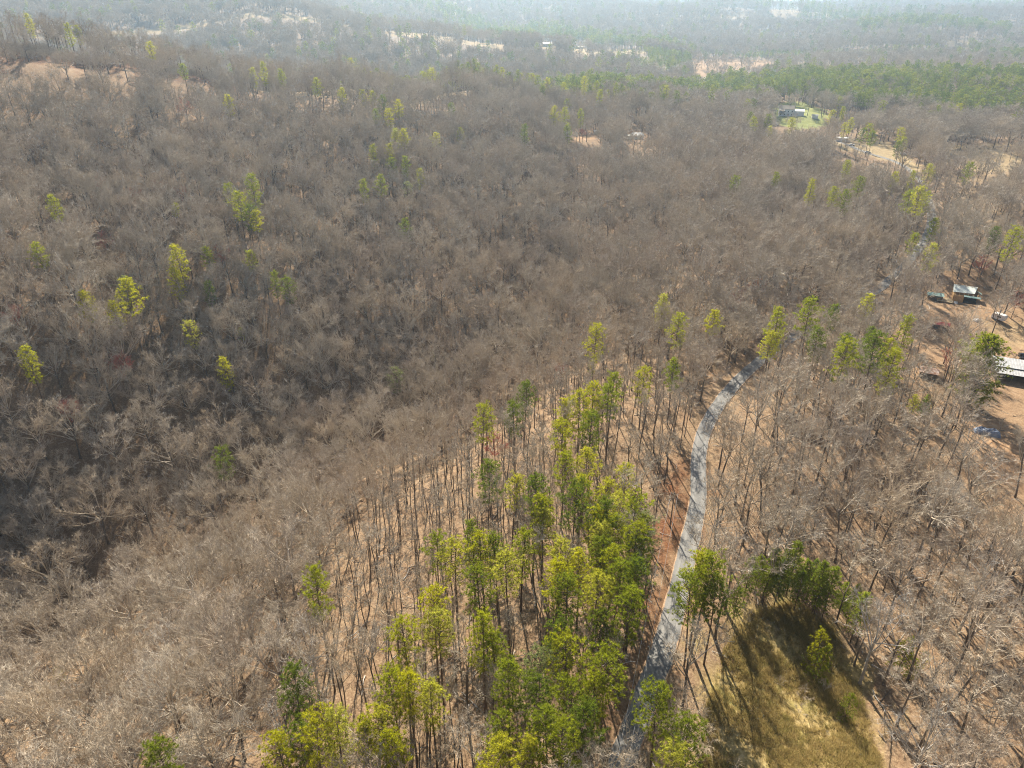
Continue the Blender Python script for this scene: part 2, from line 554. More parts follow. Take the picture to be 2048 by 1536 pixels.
def bark_material(name, dark, light):
    m, nt, b = mat(name)
    rnd = nt.nodes.new('ShaderNodeObjectInfo').outputs['Random']
    f = noise_fac(nt, 1.6, 5, .65)
    c = ramp(nt, f, [(.3, dark), (.7, light)])
    hs = node(nt, 'ShaderNodeHueSaturation')
    mp = node(nt, 'ShaderNodeMapRange')
    nt.links.new(rnd, mp.inputs['Value'])
    mp.inputs['To Min'].default_value = .72
    mp.inputs['To Max'].default_value = 1.25
    nt.links.new(mp.outputs[0], hs.inputs['Value'])
    nt.links.new(c, hs.inputs['Color'])
    nt.links.new(hs.outputs[0], b.inputs['Base Color'])
    b.inputs['Roughness'].default_value = .9
    b.inputs['Specular IOR Level'].default_value = .2
    return m


def twig_material(name, stops):
    m, nt, b = mat(name)
    rnd = nt.nodes.new('ShaderNodeObjectInfo').outputs['Random']
    c = ramp(nt, rnd, stops)
    f = noise_fac(nt, .8, 3)
    c = mix(nt, .35, c, ramp(nt, f, [(.3, tuple(x * .6 for x in stops[0][1])), (.7, tuple(min(1, x * 1.3) for x in stops[-1][1]))]))
    nt.links.new(c, b.inputs['Base Color'])
    b.inputs['Roughness'].default_value = .65
    b.inputs['Specular IOR Level'].default_value = .25
    return m


def needle_material(name, stops, trans=.58):
    m, nt, b = mat(name)
    rnd = nt.nodes.new('ShaderNodeObjectInfo').outputs['Random']
    c = ramp(nt, rnd, stops)
    f = noise_fac(nt, .9, 3)
    hs = node(nt, 'ShaderNodeHueSaturation')
    mp = node(nt, 'ShaderNodeMapRange')
    nt.links.new(f, mp.inputs['Value'])
    mp.inputs['From Min'].default_value = .3
    mp.inputs['From Max'].default_value = .7
    mp.inputs['To Min'].default_value = .65
    mp.inputs['To Max'].default_value = 1.3
    nt.links.new(mp.outputs[0], hs.inputs['Value'])
    nt.links.new(c, hs.inputs['Color'])
    nt.links.new(hs.outputs[0], b.inputs['Base Color'])
    b.inputs['Roughness'].default_value = .6
    tr = nt.nodes.new('ShaderNodeBsdfTranslucent')
    br = node(nt, 'ShaderNodeHueSaturation', Value=1.75, Saturation=1.05)
    nt.links.new(hs.outputs[0], br.inputs['Color'])
    nt.links.new(br.outputs[0], tr.inputs['Color'])
    ms = nt.nodes.new('ShaderNodeMixShader')
    ms.inputs[0].default_value = trans
    nt.links.new(b.outputs[0], ms.inputs[1])
    nt.links.new(tr.outputs[0], ms.inputs[2])
    nt.links.new(ms.outputs[0], nt.nodes['Material Output'].inputs['Surface'])
    return m


M_GROUND = ground_material()
M_ROAD = road_material()
M_BARK = bark_material('grey_bark', (.085, .066, .052), (.20, .165, .135))
M_PINEBARK = bark_material('pine_bark', (.075, .052, .038), (.19, .135, .10))
M_PALEBARK = bark_material('pale_bark', (.30, .27, .235), (.52, .48, .43))
M_TWIG = twig_material('grey_twigs', [(0, (.24, .19, .14)), (.2, (.47, .40, .305)), (.4, (.35, .30, .24)), (.6, (.49, .39, .27)), (.8, (.34, .265, .20)), (1, (.52, .455, .365))])
M_REDTWIG = twig_material('red_budding_twigs', [(0, (.38, .11, .075)), (1, (.46, .17, .12))])
M_NEEDLE = needle_material('pine_needles', [(0, (.085, .115, .016)), (.25, (.15, .175, .018)), (.5, (.22, .23, .02)), (.8, (.29, .28, .022)), (1, (.29, .29, .055))])
M_DARKNEEDLE = needle_material('dark_needles', [(0, (.13, .175, .026)), (1, (.22, .25, .034))], .6)
M_PALENEEDLE = needle_material('pale_needles', [(0, (.20, .225, .085)), (1, (.25, .26, .12))], .35)
M_GRASS = needle_material('dry_grass_blades', [(0, (.31, .24, .10)), (.5, (.40, .31, .15)), (1, (.22, .20, .065))], .35)

# ------------------------------------------------------------------ mesh helpers
class MB:
    def __init__(self):
        self.v, self.f, self.mi, self.n = [], [], [], 0

    def add(self, verts, faces, mi=0):
        verts = np.asarray(verts, float)
        self.v.append(verts)
        for f in faces:
            self.f.append([i + self.n for i in f])
            self.mi.append(mi)
        self.n += len(verts)

    def tube(self, pts, radii, sides=5, mi=0, cap=True):
        pts = np.asarray(pts, float)
        n = len(pts)
        d = np.gradient(pts, axis=0)
        d /= np.linalg.norm(d, axis=1)[:, None] + 1e-9
        ref = np.array([0, 0, 1.0]) if abs(d[0][2]) < .9 else np.array([1.0, 0, 0])
        a = np.cross(d, ref)
        a /= np.linalg.norm(a, axis=1)[:, None] + 1e-9
        b = np.cross(d, a)
        ang = np.arange(sides) / sides * 2 * PI
        ring = pts[:, None] + np.asarray(radii)[:, None, None] * (np.cos(ang)[None, :, None] * a[:, None] + np.sin(ang)[None, :, None] * b[:, None])
        faces = [[i * sides + j, i * sides + (j + 1) % sides, (i + 1) * sides + (j + 1) % sides, (i + 1) * sides + j] for i in range(n - 1) for j in range(sides)]
        if cap:
            faces.append(list(range((n - 1) * sides, n * sides)))
            faces.append(list(range(sides))[::-1])
        self.add(ring.reshape(-1, 3), faces, mi)

    def cones(self, base, vec, rad, mi=0):
        """many three-sided twigs at once"""
        base, vec, rad = np.asarray(base), np.asarray(vec), np.asarray(rad)
        if not len(base):
            return
        d = vec / (np.linalg.norm(vec, axis=1)[:, None] + 1e-9)
        ref = np.where(np.abs(d[:, 2:3]) < .8, np.array([[0, 0, 1.0]]), np.array([[1.0, 0, 0]]))
        a = np.cross(d, ref)
        a /= np.linalg.norm(a, axis=1)[:, None] + 1e-9
        b = np.cross(d, a)
        k = len(base)
        V = np.empty((k, 4, 3))
        for j in range(3):
            t = j * 2 * PI / 3
            V[:, j] = base + rad[:, None] * (math.cos(t) * a + math.sin(t) * b)
        V[:, 3] = base + vec
        o = self.n + np.arange(k) * 4
        for i, jn in ((0, 1), (1, 2), (2, 0)):
            self.f.extend(np.stack([o + i, o + jn, o + 3], 1).tolist())
        self.mi.extend([mi] * (3 * k))
        self.v.append(V.reshape(-1, 3))
        self.n += 4 * k

    def blades(self, base, tip, width, mi=0):
        """many flat needles or grass blades at once"""
        base, tip = np.asarray(base), np.asarray(tip)
        d = tip - base
        r = rng.normal(size=base.shape)
        s = np.cross(d, r)
        s /= np.linalg.norm(s, axis=1)[:, None] + 1e-9
        k = len(base)
        V = np.empty((k, 3, 3))
        V[:, 0] = base + s * width / 2
        V[:, 1] = base - s * width / 2
        V[:, 2] = tip
        o = self.n + np.arange(k) * 3
        self.f.extend(np.stack([o, o + 1, o + 2], 1).tolist())
        self.mi.extend([mi] * k)
        self.v.append(V.reshape(-1, 3))
        self.n += 3 * k

    def box(self, c, s, mi=0, rz=0.0):
        c = np.asarray(c, float)
        hx, hy, hz = s[0] / 2, s[1] / 2, s[2] / 2
        V = np.array([[x, y, z] for z in (-hz, hz) for y in (-hy, hy) for x in (-hx, hx)])
        if rz:
            ca, sa = math.cos(rz), math.sin(rz)
            V = np.stack([V[:, 0] * ca - V[:, 1] * sa, V[:, 0] * sa + V[:, 1] * ca, V[:, 2]], 1)
        self.add(V + c, [[0, 2, 3, 1], [4, 5, 7, 6], [0, 1, 5, 4], [2, 6, 7, 3], [0, 4, 6, 2], [1, 3, 7, 5]], mi)

    def slab(self, quad, th, mi=0):
        """a plate: four corners of its top, thickness downwards"""
        q = np.asarray(quad, float)
        nrm = np.cross(q[1] - q[0], q[3] - q[0])
        nrm /= np.linalg.norm(nrm)
        if nrm[2] < 0:
            nrm = -nrm
        V = np.vstack([q, q - nrm * th])
        self.add(V, [[0, 1, 2, 3], [7, 6, 5, 4], [0, 4, 5, 1], [1, 5, 6, 2], [2, 6, 7, 3], [3, 7, 4, 0]], mi)

    def mesh(self, name, mats, smooth_=False):
        me = bpy.data.meshes.new(name)
        v = np.vstack(self.v) if self.v else np.zeros((0, 3))
        me.from_pydata(v.tolist(), [], self.f)
        for m in (mats if isinstance(mats, (list, tuple)) else [mats]):
            me.materials.append(m)
        if any(self.mi):
            me.polygons.foreach_set('material_index', self.mi)
        if smooth_:
            me.polygons.foreach_set('use_smooth', [True] * len(me.polygons))
        me.update()
        return me


def link(name, me, parent=None, loc=None):
    o = bpy.data.objects.new(name, me)
    COL.objects.link(o)
    if parent:
        o.parent = parent
    if loc is not None:
        o.location = loc
    return o


def tag(o, label=None, cat=None, group=None, kind=None):
    if label:
        o['label'] = label
    if cat:
        o['category'] = cat
    if group:
        o['group'] = group
    if kind:
        o['kind'] = kind
    return o


def thing(name, label, cat, loc, rz=0.0, group=None):
    o = bpy.data.objects.new(name, None)
    COL.objects.link(o)
    o.location = loc
    o.rotation_euler = (0, 0, rz)
    o.empty_display_size = .5
    return tag(o, label, cat, group)


# ------------------------------------------------------------------ the ground, one sheet to the horizon
def build_ground():
    rad = np.concatenate([[12.0], 12.0 * np.exp(np.arange(1, 640) * .01122)])
    rad = rad[rad < 15500]
    a1 = np.arange(-54, 54.01, .28)
    a2 = np.arange(54, 306, 3.0)[1:]
    ang = np.radians(np.concatenate([a1, a2]))
    na, nr = len(ang), len(rad)
    X = rad[:, None] * np.sin(ang)[None]
    Y = rad[:, None] * np.cos(ang)[None]
    x, y = X.ravel(), Y.ravel()
    z = ground_z(x, y)
    r = np.hypot(x, y)
    near = np.where(r < 900)[0]
    d = np.full(len(x), 1e9)
    d[near], _ = near_line(x[near], y[near], road_line)
    z -= np.where(d < 3.4, .35, 0) * smooth(3.4, 2.4, d) if False else np.clip((3.2 - d) / 1.2, 0, 1) * .3
    # a little hummocky relief the eye can catch near by
    z += (rng.random(len(z)) - .5) * .25 * (r < 700) * (d > 4)
    verts = np.stack([x, y, z], 1)
    c0 = float(ground_z(0, 0)[0])
    verts = np.vstack([verts, [[0, 0, c0]]])
    i = np.arange(nr - 1)[:, None] * na
    j = np.arange(na)[None]
    jn = (j + 1) % na
    quads = np.stack([i + j, i + na + j, i + na + jn, i + jn], -1).reshape(-1, 4)
    fan = [[len(verts) - 1, int(k), int((k + 1) % na)] for k in range(na)]
    me = bpy.data.meshes.new('ground')
    me.from_pydata(verts.tolist(), [], quads[:, ::-1].tolist() + [f[::-1] for f in fan])
    me.polygons.foreach_set('use_smooth', [True] * len(me.polygons))
    # make sure it faces up
    me.update()
    if me.polygons[len(me.polygons) // 2].normal.z < 0:
        me.flip_normals()
    me.materials.append(M_GROUND)
    xx, yy = verts[:, 0], verts[:, 1]
    jig = (np.sin(xx * .5) + np.sin(yy * .63 + 1)) * .8
    wobx = np.sin(xx * .31 + yy * .17) + np.sin(yy * .53 - xx * .2) + rng.normal(size=len(xx)) * .5
    woby = np.sin(xx * .23 - yy * .37 + 2) + np.sin(xx * .61 + 1) + rng.normal(size=len(xx)) * .5
    masks = {k: np.zeros(len(xx)) for k in ('grass', 'bank', 'tan', 'soil', 'lawn', 'wood')}
    rr = np.hypot(xx, yy)

    def put(name, poly, w=1.0):
        acc = np.zeros(len(xx))
        sp = np.clip(rr * .014, 2.2, 8)
        for k in range(6):
            a = k * PI / 3
            acc += inside(poly, xx + wobx * sp + math.cos(a) * sp * 1.3, yy + woby * sp + math.sin(a) * sp * 1.3)
        masks[name] = np.maximum(masks[name], acc / 6 * w)
    put('grass', Z_CLEAR)
    put('bank', Z_BANK)
    put('soil', Z_YARD, .25)
    put('bank', Z_CUT, .9)
    pu, pv, pd = project(xx, yy, verts[:, 2])
    for poly, d0, d1, nm, w, pr in OPEN:
        if nm:
            m = inside(poly, pu + wobx * 3, pv + woby * .6) & (pd > d0) & (pd < d1) & (yy > 0)
            masks[nm][m] = np.maximum(masks[nm][m], w)
    for line, wd, nm in ((track_line, 7, 'tan'), (track2_line, 13, 'tan')):
        sel = np.where(rr < 1800)[0]
        dd, _ = near_line(xx[sel], yy[sel], line)
        masks[nm][sel] = np.maximum(masks[nm][sel], 1 - smooth(wd * .5, wd * 1.3, dd))
    dt, kt = near_line(xx[rr < 900], yy[rr < 900], road_line)
    g = np.zeros(len(xx))
    g[rr < 900] = 1 - smooth(3.2, 6.5, dt)
    masks['tan'] = np.maximum(masks['tan'], g * .12)
    masks['wood'] = np.clip(smooth(420, 1300, rr) * .9, 0, 1) * (1 - np.maximum.reduce([masks['tan'], masks['soil'], masks['lawn']]))
    for k, w in masks.items():
        a = me.attributes.new(k, 'FLOAT', 'POINT')
        a.data.foreach_set('value', w.astype(np.float32))
    return tag(link('ground', me), kind='structure')


build_ground()


def build_road():
    L = road_line
    # extend towards the viewer's end
    t = np.gradient(L[:, :2], axis=0)
    t /= np.linalg.norm(t, axis=1)[:, None]
    nrm = np.stack([t[:, 1], -t[:, 0]], 1)
    cols = [-2.4, -2.25, -1.7, -1.15, -.6, 0, .6, 1.15, 1.7, 2.25, 2.4]
    drop = [-.25, 0, .03, .04, .05, .06, .05, .04, .03, 0, -.25]
    edge = [1, 1, .35, .1, .05, .1, .05, .1, .35, 1, 1]
    lane = [0, 0, .1, .55, .1, 0, .1, .55, .1, 0, 0]
    wob = np.convolve(rng.normal(size=len(L) + 8), np.ones(9) / 9, 'valid') * .5
    V, E, LN = [], [], []
    for i in range(len(L)):
        for c, dz, e, ln in zip(cols, drop, edge, lane):
            k = 1 + (wob[i] * .25 if abs(c) > 2 else 0)
            V.append((L[i, 0] + nrm[i, 0] * c * k, L[i, 1] + nrm[i, 1] * c * k, L[i, 2] + .06 + dz))
            E.append(e)
            LN.append(ln)
    n = len(cols)
    Fc = [[i * n + j, i * n + j + 1, (i + 1) * n + j + 1, (i + 1) * n + j] for i in range(len(L) - 1) for j in range(n - 1)]
    me = bpy.data.meshes.new('road')
    me.from_pydata(V, [], Fc)
    me.update()
    if me.polygons[10].normal.z < 0:
        me.flip_normals()
    me.materials.append(M_ROAD)
    a = me.attributes.new('edge', 'FLOAT', 'POINT')
    a.data.foreach_set('value', E)
    a = me.attributes.new('lane', 'FLOAT', 'POINT')
    a.data.foreach_set('value', LN)
    tag(link('road', me), kind='structure')


build_road()

# ------------------------------------------------------------------ trees
def unit(v):
    return v / (np.linalg.norm(v) + 1e-9)


def bend(p0, d0, length, n, up, wob, g):
    """a wavering branch line; up > 0 turns it skywards"""
    pts = [np.array(p0, float)]
    d = unit(np.array(d0, float))
    for i in range(n):
        d = unit(d + np.array([0, 0, up]) / n + g.normal(size=3) * wob)
        pts.append(pts[-1] + d * length / n)
    return np.array(pts)


def make_bare(seed, H, crown_r, base, n_limb, sub=6, subsub=4, tw=7, tw_len=1.0, tw_rad=.016, trunk_r=.26, spread=.7, lean=.02, dome=.28):
    g = np.random.default_rng(seed)
    tr, cr = MB(), MB()
    # trunk to about two thirds of the height
    top = H * (base + (1 - base) * .35)
    tp = bend((0, 0, -.6), (g.normal() * lean, g.normal() * lean, 1), top + .6, 7, .25, .035, g)
    rr = np.linspace(trunk_r, trunk_r * .55, len(tp))
    rr[0] *= 1.5
    tr.tube(tp, rr, 6)
    tb, tv, trd = [], [], []
    ends = []
    for i in range(n_limb):
        f = base + (1 - base) * .35 * g.uniform(0, 1) ** .7 if i else base + (1 - base) * .35
        k = min(f * H / (top + .6) * 7 * .98, 6.98)
        i0 = int(k)
        p = tp[i0] + (tp[i0 + 1] - tp[i0]) * (k - i0)
        az = i * 2.399 + g.uniform(-.4, .4)
        hgt = f * H
        # aim at a dome
        th = g.uniform(.05, 1.0) ** .7 * spread * (1.15 if i else .2)
        tgt = np.array([math.cos(az) * crown_r * min(1, th * 1.25), math.sin(az) * crown_r * min(1, th * 1.25), H * (1 - dome * th ** 2)])
        v = tgt - p
        ln = np.linalg.norm(v) * g.uniform(.85, 1.02)
        d0 = unit(v * np.array([1.25, 1.25, .8]))
        limb = bend(p, d0, ln, 6, .35, .07, g)
        lr = trunk_r * g.uniform(.38, .52)
        tr.tube(limb, np.linspace(lr, lr * .22, len(limb)), 5) if False else cr.tube(limb, np.linspace(lr, .03, len(limb)), 5)
        for s in range(sub):
            q = .34 + .65 * ((s + g.uniform(0, 1)) / sub) ** .75
            k2 = q * 5.98
            a = limb[int(k2)] + (limb[int(k2) + 1] - limb[int(k2)]) * (k2 % 1)
            dl = unit(limb[int(k2) + 1] - limb[int(k2)])
            side = g.normal(size=3)
            side = unit(side - dl * (side @ dl))
            d1 = unit(dl * .75 + side * .8 + np.array([0, 0, .15]))
            l1 = ln * (.20 + .24 * (1 - q)) * g.uniform(.7, 1.25)
            b1 = bend(a, d1, l1, 3, .3, .12, g)
            r1 = max(lr * (1 - q) * .55, .035)
            cr.tube(b1, np.linspace(r1, .02, 4), 3, cap=False)
            for ss in range(subsub):
                q2 = .2 + .8 * (ss + g.uniform(0, 1)) / subsub
                k3 = min(q2 * 2.98, 2.98)
                a2 = b1[int(k3)] + (b1[int(k3) + 1] - b1[int(k3)]) * (k3 % 1)
                dl2 = unit(b1[int(k3) + 1] - b1[int(k3)])
                sd = g.normal(size=3)
                d2 = unit(dl2 * .8 + unit(sd) * .75 + np.array([0, 0, .2]))
                l2 = max(l1 * .5 * g.uniform(.6, 1.3), .5)
                b2e = a2 + d2 * l2
                tb.append(a2)
                tv.append(d2 * l2)
                trd.append(.026)
                for t in range(tw):
                    q3 = g.uniform(.15, 1)
                    tb.append(a2 + d2 * l2 * q3)
                    tv.append(unit(d2 * .8 + unit(g.normal(size=3)) * .8 + np.array([0, 0, .15])) * tw_len * g.uniform(.5, 1.2))
                    trd.append(tw_rad * g.uniform(.7, 1.3))
    cr.cones(np.array(tb), np.array(tv), np.array(trd))
    return tr, cr


def make_pine(seed, H, crown_r, base, n_br, tufts, blades_n=20, tuft_len=.42, wid=.06, trunk_r=.22, cone=.0, dead=True):
    g = np.random.default_rng(seed)
    tr, cr = MB(), MB()
    tp = bend((0, 0, -.6), (g.normal() * .015, g.normal() * .015, 1), H + .4, 8, .3, .012, g)
    tr.tube(tp, np.linspace(trunk_r * 1.1, .04, len(tp)), 6)
    cb, ct = [], []
    for i in range(n_br):
        q = (i + g.uniform(0, 1)) / n_br                 # 0 at the bottom of the crown, 1 at the top
        h = H * (base + (1 - base) * .985 * q)
        k = min((h + .6) / (H + .4) * 8, 7.98)
        p = tp[int(k)] + (tp[int(k) + 1] - tp[int(k)]) * (k % 1)
        az = i * 2.399 + g.uniform(-.5, .5)
        prof = (1 - q) * cone + (1 - cone) * (math.sin(min(1, q * 1.55 + .28) * PI * .5) if q < .5 else math.sqrt(max(0.03, 1 - ((q - .42) / .6) ** 2)))
        ln = max(.5, crown_r * prof * g.uniform(.6, 1.15))
        el = -.15 + .95 * q + g.normal() * .12
        d0 = np.array([math.cos(az) * math.cos(el), math.sin(az) * math.cos(el), math.sin(el)])
        br = bend(p, d0, ln, 4, .35, .08, g)
        cr.tube(br, np.linspace(max(.03, .02 * ln), .012, 5), 3, mi=1, cap=False)
        nt_ = max(2, int(tufts * (.4 + .6 * ln / crown_r)))
        for t in range(nt_):
            s = 1 - .62 * g.uniform(0, 1) ** 1.3
            k2 = min(s * 4, 3.98)
            c = br[int(k2)] + (br[int(k2) + 1] - br[int(k2)]) * (k2 % 1)
            c = c + g.normal(size=3) * np.array([.38, .38, .22]) * (.5 + .5 * ln / crown_r)
            dd = unit(d0 * .5 + np.array([0, 0, .65]) + g.normal(size=3) * .25)
            for b in range(blades_n):
                w = unit(dd * .75 + unit(g.normal(size=3)))
                cb.append(c - dd * .08)
                ct.append(c + w * tuft_len * g.uniform(.6, 1.2))
    if dead:
        for i in range(9):
            h = H * g.uniform(base * .55, base)
            k = min((h + .6) / (H + .4) * 8, 7.98)
            p = tp[int(k)] + (tp[int(k) + 1] - tp[int(k)]) * (k % 1)
            az = g.uniform(0, 6.28)
            cr.tube(bend(p, (math.cos(az), math.sin(az), .05), g.uniform(.5, 1.4), 2, 0, .1, g), [.03, .02, .01], 3, mi=1, cap=False)
    cr.blades(np.array(cb), np.array(ct), wid)
    return tr, cr


class Kind:
    """meshes of one variant of a tree: its trunk, its crown, and both for far copies"""
    def __init__(self, name, pair, mt, mc, crown_name='crown'):
        tr, cr = pair
        self.trunk = tr.mesh(name + '_trunk', mt, True)
        self.crown = cr.mesh(name + '_crown', mc)
        ob_t = bpy.data.objects.new(name + '_trunk_source', self.trunk)
        ob_c = bpy.data.objects.new(name + '_crown_source', self.crown)
        self.src = (ob_t, ob_c)


def kinds_bare(prefix, n, mt, mc, **kw):
    out = []
    for i in range(n):
        g = random.Random(prefix + str(i))
        k = {a: (g.uniform(*b) if isinstance(b, tuple) else b) for a, b in kw.items()}
        k['n_limb'] = int(round(k['n_limb']))
        out.append(Kind(prefix, make_bare(seed=hash_(prefix) + i, **k), mt, mc))
    return out


def hash_(s):
    return sum(ord(c) * (i + 1) for i, c in enumerate(s)) * 13


BROAD = kinds_bare('broad_bare_tree', 6, M_BARK, M_TWIG, H=(18.5, 21), crown_r=(6.2, 8.0), base=(.26, .34), n_limb=(14, 17), sub=7, subsub=5, tw=8, tw_len=1.1, tw_rad=.019, trunk_r=.30, spread=.95, dome=(.34, .44))
WOOD = kinds_bare('bare_tree', 4, M_BARK, M_TWIG, H=(18, 21), crown_r=(4.0, 5.0), base=(.38, .48), n_limb=(7, 9), sub=6, subsub=4, tw=7, tw_len=1.1, tw_rad=.018, trunk_r=.24, spread=.85)
POLE = kinds_bare('slender_bare_tree', 4, M_BARK, M_TWIG, H=(16, 19), crown_r=(2.1, 2.9), base=(.5, .6), n_limb=(5, 6), sub=5, subsub=4, tw=5, tw_len=1.0, tw_rad=.015, trunk_r=.15, spread=.8)
PALE = kinds_bare('pale_bare_tree', 2, M_PALEBARK, M_PALEBARK, H=(19, 21), crown_r=(5.0, 6.2), base=(.34, .4), n_limb=(8, 9), sub=5, subsub=4, tw=5, tw_len=1.1, tw_rad=.018, trunk_r=.28, spread=.95)
RED = kinds_bare('red_budding_tree', 2, M_BARK, M_REDTWIG, H=(12, 14), crown_r=(3.2, 4.0), base=(.32, .4), n_limb=(8, 9), sub=6, subsub=5, tw=7, tw_len=.8, tw_rad=.022, trunk_r=.16, spread=.95)
SAPLING = kinds_bare('sapling', 3, M_BARK, M_TWIG, H=(5, 8), crown_r=(1.2, 1.9), base=(.3, .4), n_limb=(5, 6), sub=4, subsub=3, tw=4, tw_len=.7, tw_rad=.014, trunk_r=.05, spread=.9)
FARBARE = kinds_bare('far_bare_tree', 4, M_BARK, M_TWIG, H=(17, 20), crown_r=(5.2, 6.4), base=(.30, .4), n_limb=(9, 11), sub=5, subsub=4, tw=5, tw_len=1.5, tw_rad=.05, trunk_r=.28, spread=.95)


def kinds_pine(prefix, n, mc, **kw):
    out = []
    for i in range(n):
        g = random.Random(prefix + str(i))
        k = {a: (g.uniform(*b) if isinstance(b, tuple) else b) for a, b in kw.items()}
        k['n_br'] = int(round(k['n_br']))
        out.append(Kind(prefix, make_pine(seed=hash_(prefix) + i, **k), M_PINEBARK, [mc, M_PINEBARK]))
    return out


PINE = kinds_pine('pine_tree', 7, M_NEEDLE, H=(22, 23), crown_r=(2.9, 4.2), base=(.42, .6), n_br=(50, 66), tufts=10, blades_n=22, tuft_len=.5, wid=.06)
PALEPINE = kinds_pine('pale_pine_tree', 1, M_PALENEEDLE, H=21, crown_r=4.4, base=.45, n_br=56, tufts=9, blades_n=20, tuft_len=.5, wid=.07)
YOUNG = kinds_pine('young_pine_tree', 2, M_DARKNEEDLE, H=12, crown_r=(2.3, 2.7), base=(.2, .3), n_br=60, tufts=8, blades_n=18, tuft_len=.45, trunk_r=.1, cone=.45)
BUSHY = kinds_pine('evergreen_tree', 1, M_NEEDLE, H=15, crown_r=5.2, base=.06, n_br=150, tufts=15, blades_n=22, wid=.08, cone=.1, dead=False)
BUSH = kinds_pine('bushy_pine', 2, M_NEEDLE, H=(9, 10), crown_r=(2.6, 3.2), base=(.06, .14), n_br=52, tufts=6, blades_n=20, tuft_len=.45, trunk_r=.1, cone=(.2, .5), dead=False)
M_FARNEEDLE = needle_material('deep_green_needles', [(0, (.085, .115, .024)), (.5, (.135, .165, .03)), (1, (.22, .23, .036))], .5)
FARPINE = kinds_pine('far_pine_tree', 3, M_FARNEEDLE, H=(21, 22), crown_r=(4.0, 5.0), base=(.40, .52), n_br=34, tufts=5, blades_n=12, tuft_len=.9, wid=.25)


# ---- where the trees stand
def dart(cands, radii, cell=6.0, block=None):
    """keep points at least their radius apart"""
    grid = {}
    keep = []
    for i, (x, y) in enumerate(cands):
        r = radii[i]
        cx, cyy = int(x // cell), int(y // cell)
        ok = True
        n = int(r // cell) + 1
        for a in range(cx - n, cx + n + 1):
            for b in range(cyy - n, cyy + n + 1):
                for (px, py, pr) in grid.get((a, b), ()):
                    rr = min(r, pr)
                    if (px - x) ** 2 + (py - y) ** 2 < rr * rr:
                        ok = False
                        break
                if not ok:
                    break
            if not ok:
                break
        if ok:
            grid.setdefault((cx, cyy), []).append((x, y, r))
            keep.append(i)
    return np.array(keep, int)


# pines mostly seen in the photograph: pixel of the crown's middle, relative height
pine_px = [(871, 1098), (908, 1108), (946, 1080), (966, 1100), (994, 1106), (1042, 1087), (1018, 1149), (963, 1166), (1086, 1052), (1120, 1118), (1110, 1173), (1137, 1200),
           (1192, 1104), (1206, 1080), (1192, 1183), (1233, 1166), (1199, 1056), (1236, 1050), (1277, 1091), (1254, 1231), (1199, 1268), (1134, 1268), (1140, 1320),
           (1018, 1364), (967, 1272), (997, 1290), (878, 1268), (867, 1222), (813, 1280), (792, 1385), (820, 1390), (864, 1405), (1158, 1395), (1195, 1381), (1069, 1412), (1018, 1473),
           (994, 1510), (1059, 1508), (1103, 1484), (1127, 1510), (761, 1462), (790, 1492), (738, 1482), (1319, 1430), (1366, 1475), (1340, 1525), (1383, 1193), (1387, 1146),
           (632, 1176), (584, 1371), (325, 1508), (590, 1470), (620, 1485), (670, 1476), (560, 1515),
           (1048, 800), (1030, 828), (962, 849), (1134, 821), (1160, 817), (1183, 795), (1222, 784), (1220, 812), (1183, 855), (1131, 881), (1126, 935), (1170, 920), (1256, 950),
           (1162, 975), (1209, 982), (1246, 1011), (1201, 1040), (1259, 1035), (1267, 1089), (1084, 992), (1087, 1024), (1024, 985), (975, 967), (1150, 1000), (1225, 1130), (1160, 1145),
           (1268, 1150), (1226, 1340), (1190, 1445), (1409, 1154), (1433, 1193),  # includes pines added beside the bank to deepen its shade
           (1325, 612), (1354, 653), (1189, 684), (1185, 738), (864, 711), (1288, 757), (1346, 752), (813, 455),
           (109, 409), (502, 370), (465, 389), (478, 412), (495, 428), (509, 442), (349, 421), (82, 512), (359, 522), (355, 563), (417, 512), (502, 522), (417, 584), (550, 563), (578, 580),
           (174, 604), (253, 590), (226, 625), (390, 668), (485, 670), (55, 720), (454, 743), (437, 924),
           (1464, 370), (1552, 361), (1621, 383), (1665, 394), (1691, 403), (1716, 374), (1694, 339), (1786, 365), (1822, 365), (1822, 398), (1840, 409), (1864, 405), (1866, 452), (1820, 489),
           (1862, 504), (1859, 343), (1935, 343), (1987, 474), (2023, 485), (1621, 632), (1665, 637), (1552, 657), (1534, 684), (1424, 639), (1636, 680), (1738, 690), (1775, 702), (1690, 707),
           (1752, 702), (1782, 735), (1811, 657), (1731, 617), (1830, 805), (1690, 700),
           (120, 53), (137, 63), (157, 64), (179, 43), (263, 65), (12, 28), (30, 34), (45, 42), (60, 50), (-5, 30), (367, 139), (506, 150), (528, 145), (564, 155), (304, 104), (455, 206), (632, 175), (684, 191), (694, 118),
           (724, 191), (744, 195), (768, 205), (799, 219), (751, 232), (782, 236), (905, 217), (871, 279), (919, 272), (789, 275), (809, 279), (746, 304), (780, 306), (782, 333), (811, 330),
           (840, 351), (727, 374), (765, 374), (1086, 180), (1199, 193), (1134, 207), (1107, 228), (1131, 234), (1161, 234), (1049, 262), (1137, 265),
           (1500, 236), (1510, 250), (1535, 240), (1582, 252), (1540, 262), (1722, 268), (1742, 262), (1745, 275), (1700, 250), (1690, 258), (1660, 236), (1685, 228), (1805, 270), (1810, 285), (1800, 295)]
pale_px = [(1287, 1065), (1079, 1340), (792, 752), (816, 382), (253, 576)]
young_px = [(1498, 1150), (1519, 1140), (1545, 1136), (1570, 1138), (1587, 1130), (1608, 1149), (1625, 1150), (1642, 1163), (1560, 1160), (1600, 1175), (1640, 1185), (1660, 1180), (1707, 1200), (1720, 1222), (1690, 1190), (1474, 1203), (1535, 1165), (1850, 810)]
